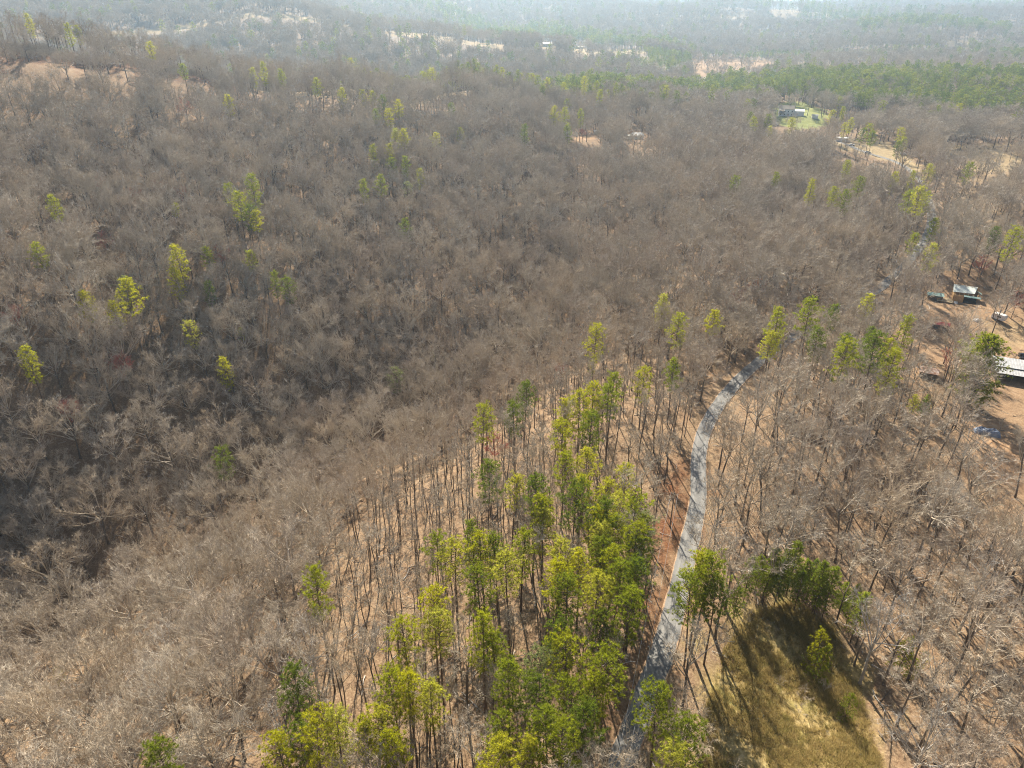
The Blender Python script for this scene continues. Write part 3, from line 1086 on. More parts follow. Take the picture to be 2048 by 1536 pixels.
red_px = [(1165, 265), (1120, 740), (200, 365), (318, 372), (208, 478), (240, 733), (30, 632), (270, 388), (136, 820), (1470, 620), (1512, 570), (1965, 525), (1900, 720), (1935, 700), (440, 506), (990, 885), (360, 385), (1480, 595), (2035, 600), (370, 215)]
pale_bare_px = [(1600, 1010), (620, 1290), (330, 1290), (560, 1450), (1960, 1160), (1850, 1480), (1760, 1250)]
evergreen_px = [(1962, 745)]
bush_px = [(1638, 1306), (1806, 1313), (1703, 1398), (1832, 1325), (1640, 1330), (1850, 1310), (118, 1354)]


def place(pxs, H, frac=.80, jit=.1):
    """stand trees so that the middles of their crowns fall where the photograph has them"""
    hs = H * (1 + (rng.random(len(pxs)) * 2 - 1) * jit)
    p = march(pxs, hs * frac, ground_z)
    return p, hs / H


pine_p, pine_s = place(pine_px, 22.5, .80)
pale_p, pale_s = place(pale_px, 21, .78)
young_p, young_s = place(young_px, 12, .62, .2)
red_p, red_s = place(red_px, 13, .72, .15)
pbare_p, pbare_s = place(pale_bare_px, 20, .7)
ever_p, ever_s = place(evergreen_px, 25, .5, 0)
# trees that would stand on the road step aside
def off_road(p, m):
    d, k = near_line(p[:, 0], p[:, 1], road_line)
    for i in np.where(d < m)[0]:
        v = p[i, :2] - road_line[k[i], :2]
        v = v / (np.linalg.norm(v) + 1e-6)
        p[i, :2] = road_line[k[i], :2] + v * m
        p[i, 2] = ground_z(p[i, 0], p[i, 1])[0]
SMALL = {(502, 370): 1.5, (253, 590): 1.4, (478, 412): 1.25, (1752, 702): 1.3, (1782, 735): 1.25, (1690, 707): 1.2, (1552, 657): 1.25, (1621, 632): 1.2, (359, 522): 1.25, (1822, 398): 1.3, (1840, 409): 1.3, (2023, 485): 1.3, (1703, 1398): .45, (1806, 1313): .6, (1830, 1322): .5, (1635, 1306): .75, (864, 711): .4, (349, 421): .6, (485, 670): .6, (1185, 738): .5, (1830, 805): .5}
for _i, _q in enumerate(pine_px):
    if _q in SMALL:
        pine_p[_i:_i + 1], pine_s[_i:_i + 1] = place([_q], 22.5 * SMALL[_q], .8)
        pine_s[_i] *= SMALL[_q]
for q in (pine_p, pale_p, young_p, red_p, pbare_p):
    off_road(q, 4.6)

bush_p, bush_s = place(bush_px, 9.5, .5, .2)
bush_s[[2, 3, 5]] *= .6
HALF = math.tan(R(42))


def zone_masks(x, y):
    z = {}
    for n, poly in (('clear', Z_CLEAR), ('pole', Z_POLE), ('bank', Z_BANK), ('yard', Z_YARD), ('field', Z_FIELD), ('field2', Z_FIELD2), ('park', Z_PARK), ('lawn', Z_LAWN),
                    ('hollow', Z_HOLLOW), ('cut', Z_CUT), ('far1', Z_FAR1), ('far2', Z_FAR2), ('far3', Z_FAR3), ('far4', Z_FAR4), ('far5', Z_FAR5), ('far6', Z_FAR6), ('darkhill', Z_DARKHILL), ('dark2', Z_DARK2), ('pinehill', Z_PINEHILL), ('pineridge', Z_PINERIDGE), ('plant', Z_PLANT), ('green', Z_GREEN)):
        z[n] = inside(poly, x, y)
    return z


BUILT = [(P_BARN, 13), (P_RUIN, 9), (P_HOUSE, 14), (P_WHITE, 7), (P_SHED, 5)]
for _p, _r, _k in ((P_BARN, 10, 12), (P_RUIN, 9, 12), (P_RUIN, 9, 22), (P_HOUSE, 12, 26), (P_HOUSE, 12, 45), (P_HOUSE, 10, 62), (P_WHITE, 7, 13), (P_WHITE, 7, 24), (P_SHED, 6, 10),
                   (march([(1868, 597)])[0], 6, 8), (march([(1880, 656)])[0], 6, 8), (march([(1973, 866)])[0], 7, 5), (march([(1798, 310)])[0], 10, 14), (march([(1798, 310)])[0], 10, 28), (march([(1704, 292)])[0], 12, 18), (march([(1960, 320)])[0], 16, 26),
                   (march([(1500, 738)])[0], 8, 8), (march([(1840, 375)])[0], 10, 12), (march([(1845, 488)])[0], 7, 10), (march([(1765, 572)])[0], 7, 10)):
    _d = _p[:2] / np.hypot(*_p[:2])
    BUILT.append((_p[:2] - _d * _k, _r))


def free(x, y):
    d, k = near_line(x, y, road_line)
    ok = d > 4.7
    dt, _ = near_line(x, y, track_line)
    ok &= dt > 3.5
    dt2, _ = near_line(x, y, track2_line)
    ok &= dt2 > 11
    for p, r in BUILT:
        ok &= np.hypot(x - p[0], y - p[1]) > r
    return ok, d, k


def scatter_near():
    N = 60000
    y = rng.uniform(-25, 640, N)
    hw = 40 + np.maximum(y, 0) * HALF + 0
    x = rng.uniform(-1, 1, N) * hw
    # even density over the fan
    keep = rng.random(N) < hw / hw.max() * 1.0 + .12
    x, y = x[keep], y[keep]
    z = zone_masks(x, y)
    ok, d, k = free(x, y)
    t = road_line[np.minimum(k + 1, len(road_line) - 1), :2] - road_line[np.maximum(k - 1, 0), :2]
    side = np.sign(t[:, 0] * (y - road_line[k, 1]) - t[:, 1] * (x - road_line[k, 0]))   # + is left of the road
    right = (side < 0) & (y < 235)
    rad = np.full(len(x), 7.3) * rng.uniform(.8, 1.25, len(x))
    rad[y > 330] *= .95
    kind = np.zeros(len(x), int)               # 0 broad 1 wood 2 pole
    kind[right] = 1
    rad[right] = 5.3 * rng.uniform(.75, 1.3, right.sum())
    kind[z['pole']] = 2
    rad[z['pole']] = 3.7 * rng.uniform(.75, 1.35, z['pole'].sum())
    ridge = (y > 330) & ~right
    kind[ridge & (rng.random(len(x)) < .22)] = 1
    lone = z['park'] | z['yard']
    rad[lone] = 6.2 * rng.uniform(.8, 1.6, lone.sum())
    kind[lone & (rng.random(len(x)) < .5)] = 1
    ok &= ~(z['bank'] | z['hollow'])
    ok &= ~(z['pinehill'])
    dtr, ktr = near_line(x, y, crest_line)
    behind = (y > crest_line[ktr, 1]) & (x < -20)
    rad[behind] = 6.5 * rng.uniform(.8, 1.4, behind.sum())
    kind[behind] = 1 + (rng.random(behind.sum()) < .6)
    ok &= ~(behind & (dtr > 14) & (x < -60))
    sel = np.where(ok)[0]
    keep = dart(np.stack([x[sel], y[sel]], 1), rad[sel])
    s = sel[keep]
    gone = in_the_way(x[s], y[s], base_z(x[s], y[s]))
    gone = np.maximum(gone, z['clear'][s] * .93)
    gone = np.maximum(gone, z['cut'][s] * .75)
    gone = np.maximum(gone, z['pineridge'][s] * .7)
    s = s[rng.random(len(s)) > gone]
    return x[s], y[s], kind[s]


nx, ny, nk = scatter_near()
# thin out where the known trees stand
known = np.vstack([pine_p, pale_p, pbare_p, red_p, ever_p])
kd = np.full(len(nx), 1e9)
for i in range(0, len(nx), 2000):
    kd[i:i + 2000] = np.sqrt(((nx[i:i + 2000, None] - known[None, :, 0]) ** 2 + (ny[i:i + 2000, None] - known[None, :, 1]) ** 2).min(1))
ok = (kd > 2.2) & (np.hypot(nx - ever_p[0, 0], ny - ever_p[0, 1]) > 7)
nx, ny, nk = nx[ok], ny[ok], nk[ok]
# the thin row of trees left standing along the track on the crest
_t = np.concatenate([np.arange(0, len(crest_line))] * 3)
_cx = crest_line[_t, 0] + rng.normal(size=len(_t)) * 3
_cy = crest_line[_t, 1] + 3 + np.abs(rng.normal(size=len(_t))) * 9
_mm = (_cx < -20) & (rng.random(len(_t)) < np.where(_cx < -150, .7, .9))
nx, ny, nk = np.concatenate([nx, _cx[_mm]]), np.concatenate([ny, _cy[_mm]]), np.concatenate([nk, np.full(_mm.sum(), 2)])
nz = ground_z(nx, ny)


def visible(x, y, z, h, margin=16.0):
    """could the top of a tree here be seen over the ground before it (with the canopy left out)"""
    out = np.ones(len(x), bool)
    top = z + h + margin
    for f in np.linspace(.25, .97, 22):
        g = base_z(x * f, y * f)
        out &= (CAM_Z + (top - CAM_Z) * f) > g
    return out


def scatter_far():
    X, Y, K, S = [], [], [], []
    for r0, r1, sp, sc in ((560, 1000, 8.2, 1.0), (1000, 1700, 10.5, 1.08), (1700, 2800, 17, 1.35), (2800, 4600, 30, 1.7)):
        n = int((R(84) / 2) * (r1 * r1 - r0 * r0) / (sp * sp) * 1.25)
        r = np.sqrt(rng.uniform(r0 * r0, r1 * r1, n))
        a = rng.uniform(-R(42), R(42), n)
        X.append(r * np.sin(a))
        Y.append(r * np.cos(a))
        S.append(np.full(n, sc) * rng.uniform(.8, 1.2, n))
    x, y, s = map(np.concatenate, (X, Y, S))
    k = y > 640
    x, y, s = x[k], y[k], s[k]
    zm = zone_masks(x, y)
    ok, d, _ = free(x, y)
    ok &= ~zm['hollow']
    x, y, s = x[ok], y[ok], s[ok]
    zz = base_z(x, y)
    v = visible(x, y, zz, 20) & (rng.random(len(x)) > in_the_way(x, y, zz))
    x, y, s, zz = x[v], y[v], s[v], zz[v]
    zm = zone_masks(x, y)
    r = np.hypot(x, y)
    patch = np.sin(x / 170 + 1.3) + np.sin(y / 230 + x / 400) + np.sin((x + y) / 90) * .6
    low = smooth(60, 10, zz)
    pp = np.where(patch + (rng.random(len(x)) - .5) * 1.2 > 1.35, .75, .06) + low * .0
    pp = np.where(zm['pinehill'], .82, pp)
    pp = np.where(zm['pineridge'], .75, pp)
    pp = np.where(zm['plant'] | zm['green'] | zm['darkhill'], .97, pp)
    pp = np.where(zm['dark2'], .7, pp)
    pine = rng.random(len(x)) < pp
    s = np.where(zm['plant'] | zm['green'], s * .62, s)
    return x, y, zz, s, pine


fx, fy, fz, fs, fpine = scatter_far()
# pines among the near ridge line
rx = []
_n2 = 5000
_y = rng.uniform(420, 640, _n2)
_x = rng.uniform(-260, 700, _n2)
_m = inside(Z_PINERIDGE, _x, _y) | inside(Z_PINEHILL, _x, _y)
_okk, _, _ = free(_x, _y)
_m &= _okk
_c = np.stack([_x[_m], _y[_m]], 1)
_kp = dart(_c, np.full(len(_c), 6.8))
ridge_pines = _c[_kp]

# ---- individuals
def in_view(x, y, z, h=18):
    u, v, d = project(x, y, z + h * .75)
    return (u > -30) & (u < 2078) & (v > -30) & (v < 1590) & (d > 20), u, v, d


TONE = ['grey', 'pale grey', 'brownish grey', 'dark grey', 'grey-brown']


def where_words(x, y, d_road):
    pole = inside(Z_POLE, [x], [y])[0]
    if pole:
        return 'on the thin slope'
    if d_road < 9:
        return 'by the road'
    if y < 235 and x > 20:
        return 'past the road'
    if y > 600:
        return 'in the far woods'
    if y > 330:
        return 'below the ridge'
    return 'near the ravine'


def plant(name, kinds, x, y, z, s, k, rot, label, cat, group):
    o = thing(name, label, cat, (x, y, z - .15), rot, group)
    o.scale = (s, s, s * rng.uniform(.94, 1.06))
    K = kinds[k % len(kinds)]
    link('trunk', K.trunk, o)
    link('crown', K.crown, o)
    return o


def pct(u, v):
    return f'{min(99, max(1, round(u / 20.48)))}% across and {min(99, max(1, round(v / 15.36)))}% down'


used_labels = set()


def unique(fmt, u, v):
    """a label ending in the place in the photo; nudged by half a percent if two trees share it"""
    a, b = round(u / 20.48, 0), round(v / 15.36, 0)
    lab = fmt.format(f'{int(min(99, max(1, a)))}% across, {int(min(99, max(1, b)))}% down')
    if lab in used_labels:
        lab = fmt.format(f'{u / 20.48:.1f}% across, {v / 15.36:.1f}% down')
    used_labels.add(lab)
    return lab


def individuals(px, py, pz, ps, kinds, name, cat, fmt, group, limit=300):
    vis, u, v, d = in_view(px, py, pz)
    see = vis & visible(px, py, pz, 18, 0)
    order = np.argsort(np.where(see, d, 1e9))
    chosen = order[:min(limit, int(see.sum()))]
    d_road, _ = near_line(px, py, road_line)
    for i in chosen:
        w = where_words(px[i], py[i], d_road[i])
        k = int(rng.integers(0, len(kinds)))
        size = 'tall' if ps[i] > 1.04 else ('smaller' if ps[i] < .94 else 'full-grown')
        lab = unique(fmt.replace('SIZE', size).replace('PLACE', w), u[i], min(max(v[i], 0), 1536))
        plant(name, kinds, px[i], py[i], pz[i], ps[i], k, rng.uniform(0, 6.28), lab, cat, group)
    rest = np.ones(len(px), bool)
    rest[chosen] = False
    return rest


ns = np.clip(rng.normal(.98, .16, len(nx)), .58, 1.35)
ns[-int(_mm.sum()):] *= 1.22
isp = nk == 2
stuff_pts = {}          # kind -> list of (x, y, z, s)


def rest_to(key, x, y, z, s):
    stuff_pts.setdefault(key, []).append(np.stack([x, y, z, s], 1))


b = nk != 2
mixed = BROAD + WOOD
# near hardwoods keep the variant group of their zone
def individuals_bare():
    vis, u, v, d = in_view(nx, ny, nz)
    see = vis & visible(nx, ny, nz, 18, 0)
    d_road, _ = near_line(nx, ny, road_line)
    taken = np.zeros(len(nx), bool)
    for kk, nm, kinds, look, grp, lim in ((0, 'bare_tree', BROAD, 'broad-crowned bare tree', 'bare trees of the wood', 150), (1, 'bare_tree', WOOD, 'bare forked tree', 'bare trees of the wood', 150),
                                          (2, 'slender_bare_tree', POLE, 'slender bare tree', 'slender bare trees on the slope', 300)):
        idx = np.where((nk == kk) & see)[0]
        idx = idx[np.argsort(d[idx])][:lim]
        for i in idx:
            size = 'tall' if ns[i] > 1.04 else ('smaller' if ns[i] < .9 else 'full-grown')
            lab = unique(f'{size} {look} {where_words(nx[i], ny[i], d_road[i])}, {{}}', u[i], min(max(v[i], 0), 1536))
            plant(nm, kinds, nx[i], ny[i], nz[i], ns[i], int(rng.integers(0, 9)), rng.uniform(0, 6.28), lab, 'bare tree', grp)
        taken[idx] = True
    return taken


taken = individuals_bare()
for kk, key in ((0, 'broad'), (1, 'wood'), (2, 'pole')):
    m = (nk == kk) & ~taken
    farther = np.hypot(nx, ny) > 430
    rest_to(key, nx[m & ~farther] if kk != 0 else nx[m], ny[m & ~farther] if kk != 0 else ny[m], nz[m & ~farther] if kk != 0 else nz[m], ns[m & ~farther] if kk != 0 else ns[m])
    if kk != 0:
        rest_to('farbare' if kk == 1 else key, nx[m & farther], ny[m & farther], nz[m & farther], ns[m & farther])

rz = ground_z(ridge_pines[:, 0], ridge_pines[:, 1])
all_pine = np.vstack([np.column_stack([pine_p, pine_s]), np.column_stack([ridge_pines, rz, rng.uniform(.8, 1.05, len(rz))])])
fp = fpine & (np.hypot(fx, fy) < 1000)
all_pine = np.vstack([all_pine, np.column_stack([fx[fp], fy[fp], fz[fp], fs[fp] * rng.uniform(.85, 1.0, fp.sum())])])
rest = individuals(all_pine[:, 0], all_pine[:, 1], all_pine[:, 2], all_pine[:, 3], PINE, 'pine_tree', 'pine tree', 'SIZE green pine PLACE, {}', 'pines among the bare trees')
rest_to('farpine', *all_pine[rest].T)
m = fpine & ~fp
rest_to('farpine', fx[m], fy[m], fz[m], fs[m])
m = ~fpine
rest_to('farbare', fx[m], fy[m], fz[m], fs[m])
individuals(pale_p[:, 0], pale_p[:, 1], pale_p[:, 2], pale_s, PALEPINE, 'pine_tree', 'pine tree', 'pale silvery-green pine PLACE, {}', 'pale pines')
individuals(young_p[:, 0], young_p[:, 1], young_p[:, 2], young_s, YOUNG, 'young_pine_tree', 'young pine', 'thin dark young pine PLACE, {}', 'young pines round the grassy clearing')
individuals(red_p[:, 0], red_p[:, 1], red_p[:, 2], red_s, RED, 'red_budding_tree', 'budding tree', 'small tree with reddish buds PLACE, {}', 'trees in red bud')
individuals(pbare_p[:, 0], pbare_p[:, 1], pbare_p[:, 2], pbare_s, PALE, 'pale_bare_tree', 'bare tree', 'bare tree with whitish limbs PLACE, {}', 'pale-barked trees')
individuals(bush_p[:, 0], bush_p[:, 1], bush_p[:, 2], bush_s, BUSH, 'bushy_pine', 'young pine', 'bushy young evergreen PLACE, {}', 'bushy young evergreens')
plant('evergreen_tree', BUSHY, *ever_p[0], 1.7, 0, .4, 'big dense round evergreen beside the long grey metal roof', 'evergreen', None)

# ---- the rest of the forest: masses nobody could count
def forest(name, kinds, pts, src=None):
    pts = np.vstack(pts)
    me = bpy.data.meshes.new(name)
    me.from_pydata((pts[:, :3] - np.array([0, 0, .2])).tolist(), [], [])
    n = len(pts)
    a = me.attributes.new('turn', 'FLOAT', 'POINT')
    a.data.foreach_set('value', rng.uniform(0, 6.28, n).astype(np.float32))
    a = me.attributes.new('size', 'FLOAT', 'POINT')
    a.data.foreach_set('value', pts[:, 3].astype(np.float32))
    a = me.attributes.new('pick', 'INT', 'POINT')
    a.data.foreach_set('value', rng.integers(0, len(kinds), n).astype(np.int32))
    o = link(name, me)
    ng = bpy.data.node_groups.new(name + '_nodes', 'GeometryNodeTree')
    ng.interface.new_socket('Geometry', in_out='INPUT', socket_type='NodeSocketGeometry')
    ng.interface.new_socket('Geometry', in_out='OUTPUT', socket_type='NodeSocketGeometry')
    gi, go = ng.nodes.new('NodeGroupInput'), ng.nodes.new('NodeGroupOutput')
    iop = ng.nodes.new('GeometryNodeInstanceOnPoints')
    g2i = ng.nodes.new('GeometryNodeGeometryToInstance')
    for K in kinds[::-1]:
        j = ng.nodes.new('GeometryNodeJoinGeometry')
        for ob in K.src:
            oi = ng.nodes.new('GeometryNodeObjectInfo')
            oi.inputs['Object'].default_value = ob
            oi.transform_space = 'ORIGINAL'
            ng.links.new(oi.outputs['Geometry'], j.inputs[0])
        g1 = ng.nodes.new('GeometryNodeGeometryToInstance')
        ng.links.new(j.outputs[0], g1.inputs[0])
        if not iop.inputs['Instance'].is_linked:
            jj = ng.nodes.new('GeometryNodeJoinGeometry')
            ng.links.new(jj.outputs[0], iop.inputs['Instance'])
        ng.links.new(g1.outputs[0], jj.inputs[0])

    def named(nm, dt):
        q = ng.nodes.new('GeometryNodeInputNamedAttribute')
        q.data_type = dt
        q.inputs['Name'].default_value = nm
        return q.outputs['Attribute']
    iop.inputs['Pick Instance'].default_value = True
    ng.links.new(named('pick', 'INT'), iop.inputs['Instance Index'])
    cx = ng.nodes.new('ShaderNodeCombineXYZ')
    ng.links.new(named('turn', 'FLOAT'), cx.inputs[2])
    ng.links.new(cx.outputs[0], iop.inputs['Rotation'])
    ng.links.new(named('size', 'FLOAT'), iop.inputs['Scale'])
    ng.links.new(gi.outputs[0], iop.inputs['Points'])
    ng.links.new(iop.outputs[0], go.inputs[0])
    md = o.modifiers.new('scatter', 'NODES')
    md.node_group = ng
    tag(o, kind='stuff')
    return o


forest('hardwood_forest', BROAD, stuff_pts['broad'])
forest('open_forest', WOOD, stuff_pts['wood'])
forest('slender_forest', POLE, stuff_pts['pole'])
forest('far_hardwood_forest', FARBARE, stuff_pts['farbare'])
forest('far_pine_forest', FARPINE, stuff_pts['farpine'])
print('TREES', {k: sum(len(a) for a in v) for k, v in stuff_pts.items()}, 'near', len(nx))

# undergrowth: saplings and brush between the trees
def brush():
    N = 9000
    y = rng.uniform(-10, 420, N)
    hw = 40 + np.maximum(y, 0) * HALF
    x = rng.uniform(-1, 1, N) * hw
    keep = rng.random(N) < hw / hw.max() + .15
    x, y = x[keep], y[keep]
    z = zone_masks(x, y)
    ok, d, _ = free(x, y)
    ok &= rng.random(len(x)) > .9 * in_the_way(x, y, base_z(x, y))
    ok &= ~(z['clear'] & (rng.random(len(x)) < .75)) & ~(z['bank'] & (rng.random(len(x)) < .85)) & ~(z['yard'] & (rng.random(len(x)) < .1))
    x, y = x[ok], y[ok]
    # brush on the cut slope below the ridge track
    cx = [p[0] for p in Z_CUT]
    cyy = [p[1] for p in Z_CUT]
    bx, by = rng.uniform(min(cx), max(cx), 9000), rng.uniform(min(cyy), max(cyy), 9000)
    m = inside(Z_CUT, bx, by) & free(bx, by)[0]
    x, y = np.concatenate([x, bx[m]]), np.concatenate([y, by[m]])
    return [np.stack([x, y, ground_z(x, y), rng.uniform(.35, 1.0, len(x)) ** 1.3], 1)]


forest('undergrowth', SAPLING, brush())


def grass():
    class K:
        pass
    out = []
    for i in range(3):
        mb = MB()
        n = 46
        a = rng.uniform(0, 6.28, n)
        rr = rng.uniform(0, .35, n)
        base = np.stack([np.cos(a) * rr, np.sin(a) * rr, np.full(n, -.05)], 1)
        tip = base + np.stack([np.cos(a) * rng.uniform(.05, .5, n), np.sin(a) * rng.uniform(.05, .5, n), rng.uniform(.3, .9, n)], 1)
        mb.blades(base, tip, .07)
        k = K()
        k.src = (bpy.data.objects.new('grass_tuft_source', mb.mesh('grass_tuft', M_GRASS)),)
        out.append(k)
    px = np.array(Z_CLEAR)
    x = rng.uniform(px[:, 0].min(), px[:, 0].max(), 16000)
    y = rng.uniform(max(px[:, 1].min(), 20), px[:, 1].max(), 16000)
    m = inside(Z_CLEAR, x, y) & (np.sin(x * .45) + np.sin(y * .38 + x * .2) + rng.normal(size=16000) * .8 > -.4)
    x, y = x[m], y[m]
    forest('dry_grass', out, [np.stack([x, y, ground_z(x, y), rng.uniform(.6, 1.5, len(x))], 1)])


grass()


def fallen_branches():
    class K:
        pass
    out = []
    for i in range(3):
        g = np.random.default_rng(50 + i)
        mb = MB()
        pts = bend((-2.2, 0, .12), (1, 0, .02), 4.6, 5, 0, .12, g)
        mb.tube(pts, np.linspace(.11, .03, 6), 5)
        b = pts[g.integers(1, 5, 16)]
        v = np.stack([g.uniform(.2, 1.2, 16), g.normal(size=16) * .8, g.uniform(-.05, .7, 16)], 1)
        mb.cones(b, v, np.full(16, .03))
        k = K()
        k.src = (bpy.data.objects.new('fallen_branch_source', mb.mesh('fallen_branch', M_PALEBARK if i == 0 else M_BARK)),)
        out.append(k)
    N = 2600
    y = rng.uniform(10, 330, N)
    x = rng.uniform(-1, 1, N) * (40 + y * HALF)
    ok, d, _ = free(x, y)
    ok &= ~inside(Z_CLEAR, x, y)
    x, y = x[ok], y[ok]
    forest('fallen_branches', out, [np.stack([x, y, ground_z(x, y) + .2, rng.uniform(.4, 1.3, len(x))], 1)])


fallen_branches()

# ------------------------------------------------------------------ buildings, vehicles and other things people put there
M_WHITE = plain('white_siding', (.78, .78, .76), .6, .08, 1.5)
M_CREAM = plain('cream_siding', (.70, .66, .55), .6, .08, 1.5)
M_TIN = plain('weathered_tin', (.42, .42, .42), .45, .25, .6, .25)
M_RUST = plain('rusty_tin', (.42, .21, .12), .7, .5, .9, col2=(.55, .46, .40))
M_SHINGLE = plain('tan_shingles', (.34, .29, .23), .9, .25, 2.0)
M_PALEROOF = plain('pale_green_sheets', (.54, .59, .55), .6, .2, .8)
M_TEAL = plain('teal_sheets', (.16, .32, .29), .6, .3, .9, col2=(.38, .50, .46))
M_REDROOF = plain('red_tin', (.46, .10, .08), .6, .3, 1.0)
M_TIMBER = plain('raw_timber', (.50, .32, .15), .8, .3, 2.0)
M_DECK = plain('deck_boards', (.46, .36, .22), .8, .25, 2.5)
M_SHADEFLOOR = plain('shade_dark_floor', (.03, .025, .02), .9, .3, 2.0)  # shade of the open room put into the floor's near-black colour
M_OLDWOOD = plain('grey_old_boards', (.17, .145, .12), .9, .35, 1.6)
M_GLASS = plain('window_glass', (.05, .06, .075), .12, .2, 1.0)
M_BLACKCAR = plain('black_paint', (.015, .015, .018), .3, .2, 1.0)
M_WHITECAR = plain('white_paint', (.72, .72, .72), .35, .05, 1.0)
M_GREYCAR = plain('grey_paint', (.30, .31, .33), .35, .1, 1.0, .3)
M_TYRE = plain('tyre_rubber', (.02, .02, .02), .9, .2, 3.0)
M_TARP = plain('blue_grey_tarp', (.27, .31, .38), .5, .45, .7, col2=(.10, .13, .20))
M_POLE = plain('grey_pole_wood', (.24, .20, .16), .9, .3, 1.5)
M_WIRE = plain('aluminium_wire', (.50, .50, .50), .4, .1, 1.0, .6)
M_LOG = plain('bleached_log', (.50, .42, .34), .9, .3, 1.5)


def part(parent, name, mb, m, label=None):
    o = link(name, mb.mesh(name, m), parent)
    if label:
        o['label'] = label
    return o


def gable_roof(L, W, z, rise, over=.35, th=.12, sides=(0, 1)):
    mb = MB()
    hl = L / 2 + over
    e = rise * over / (W / 2)
    for s in sides:
        sg = -1 if s == 0 else 1
        mb.slab([(-hl, sg * .012, z + rise + th), (hl, sg * .012, z + rise + th), (hl, sg * (W / 2 + over), z - e + th), (-hl, sg * (W / 2 + over), z - e + th)], th)
    return mb


def walls(L, W, h, rise, below=1.0):
    mb = MB()
    hl, hw = L / 2, W / 2
    V = [(-hl, -hw, -below), (hl, -hw, -below), (hl, hw, -below), (-hl, hw, -below), (-hl, -hw, h), (hl, -hw, h), (hl, hw, h), (-hl, hw, h), (-hl, 0, h + rise), (hl, 0, h + rise)]
    mb.add(V, [[0, 1, 5, 4], [2, 3, 7, 6], [1, 2, 6, 9, 5], [3, 0, 4, 8, 7], [3, 2, 1, 0]])
    return mb


def window(root, x, y, z, w, h, along):
    fr = MB()
    t = .08
    if along == 'x':
        for dx, dz, sx, sz in ((0, h / 2, w + .2, .1), (0, -h / 2, w + .2, .1), (-w / 2, 0, .1, h - .1), (w / 2, 0, .1, h - .1)):
            fr.box((x + dx, y, z + dz), (sx, t, sz))
    else:
        for dx, dz, sx, sz in ((0, h / 2, w + .2, .1), (0, -h / 2, w + .2, .1), (-w / 2, 0, .1, h - .1), (w / 2, 0, .1, h - .1)):
            fr.box((x, y + dx, z + dz), (t, sx, sz))
    f = part(root, 'window', fr, M_WHITE)
    g = MB()
    g.box((x, y, z), (w - .1, .03, h - .1) if along == 'x' else (.03, w - .1, h - .1))
    part(f, 'pane', g, M_GLASS)
    return f


def house(name, label, p, yaw, L, W, h, rise, mw, mr, group=None, windows=True, chimney=False, door=True, cat='house'):
    r = thing(name, label, cat, p, yaw, group)
    part(r, 'wall', walls(L, W, h, rise), mw)
    ro = part(r, 'roof', gable_roof(L, W, h, rise), mr)
    if chimney:
        c = MB()
        c.box((L * .2, W * .12, h + rise + .3), (.8, .8, 1.8))
        part(ro, 'chimney', c, M_OLDWOOD)
    if windows:
        n = max(2, int(L / 3.2))
        for lv in range(max(1, int(h / 2.7))):
            for i in range(n):
                xx = -L / 2 + L * (i + .5) / n
                if door and lv == 0 and i == n // 2:
                    d = MB()
                    d.box((xx, -W / 2 - .03, 1.05), (1.0, .06, 2.1))
                    dd = part(r, 'door', d, M_OLDWOOD)
                    k = MB()
                    k.box((xx + .35, -W / 2 - .09, 1.0), (.08, .06, .08))
                    part(dd, 'handle', k, M_TIN)
                    continue
                window(r, xx, -W / 2 - .042, 1.5 + 2.7 * lv, 1.1, 1.3, 'x')
            window(r, L / 2 + .042, 0, 1.5 + 2.7 * lv, 1.1, 1.3, 'y')
            window(r, -L / 2 - .042, 0, 1.5 + 2.7 * lv, 1.1, 1.3, 'y')
    return r


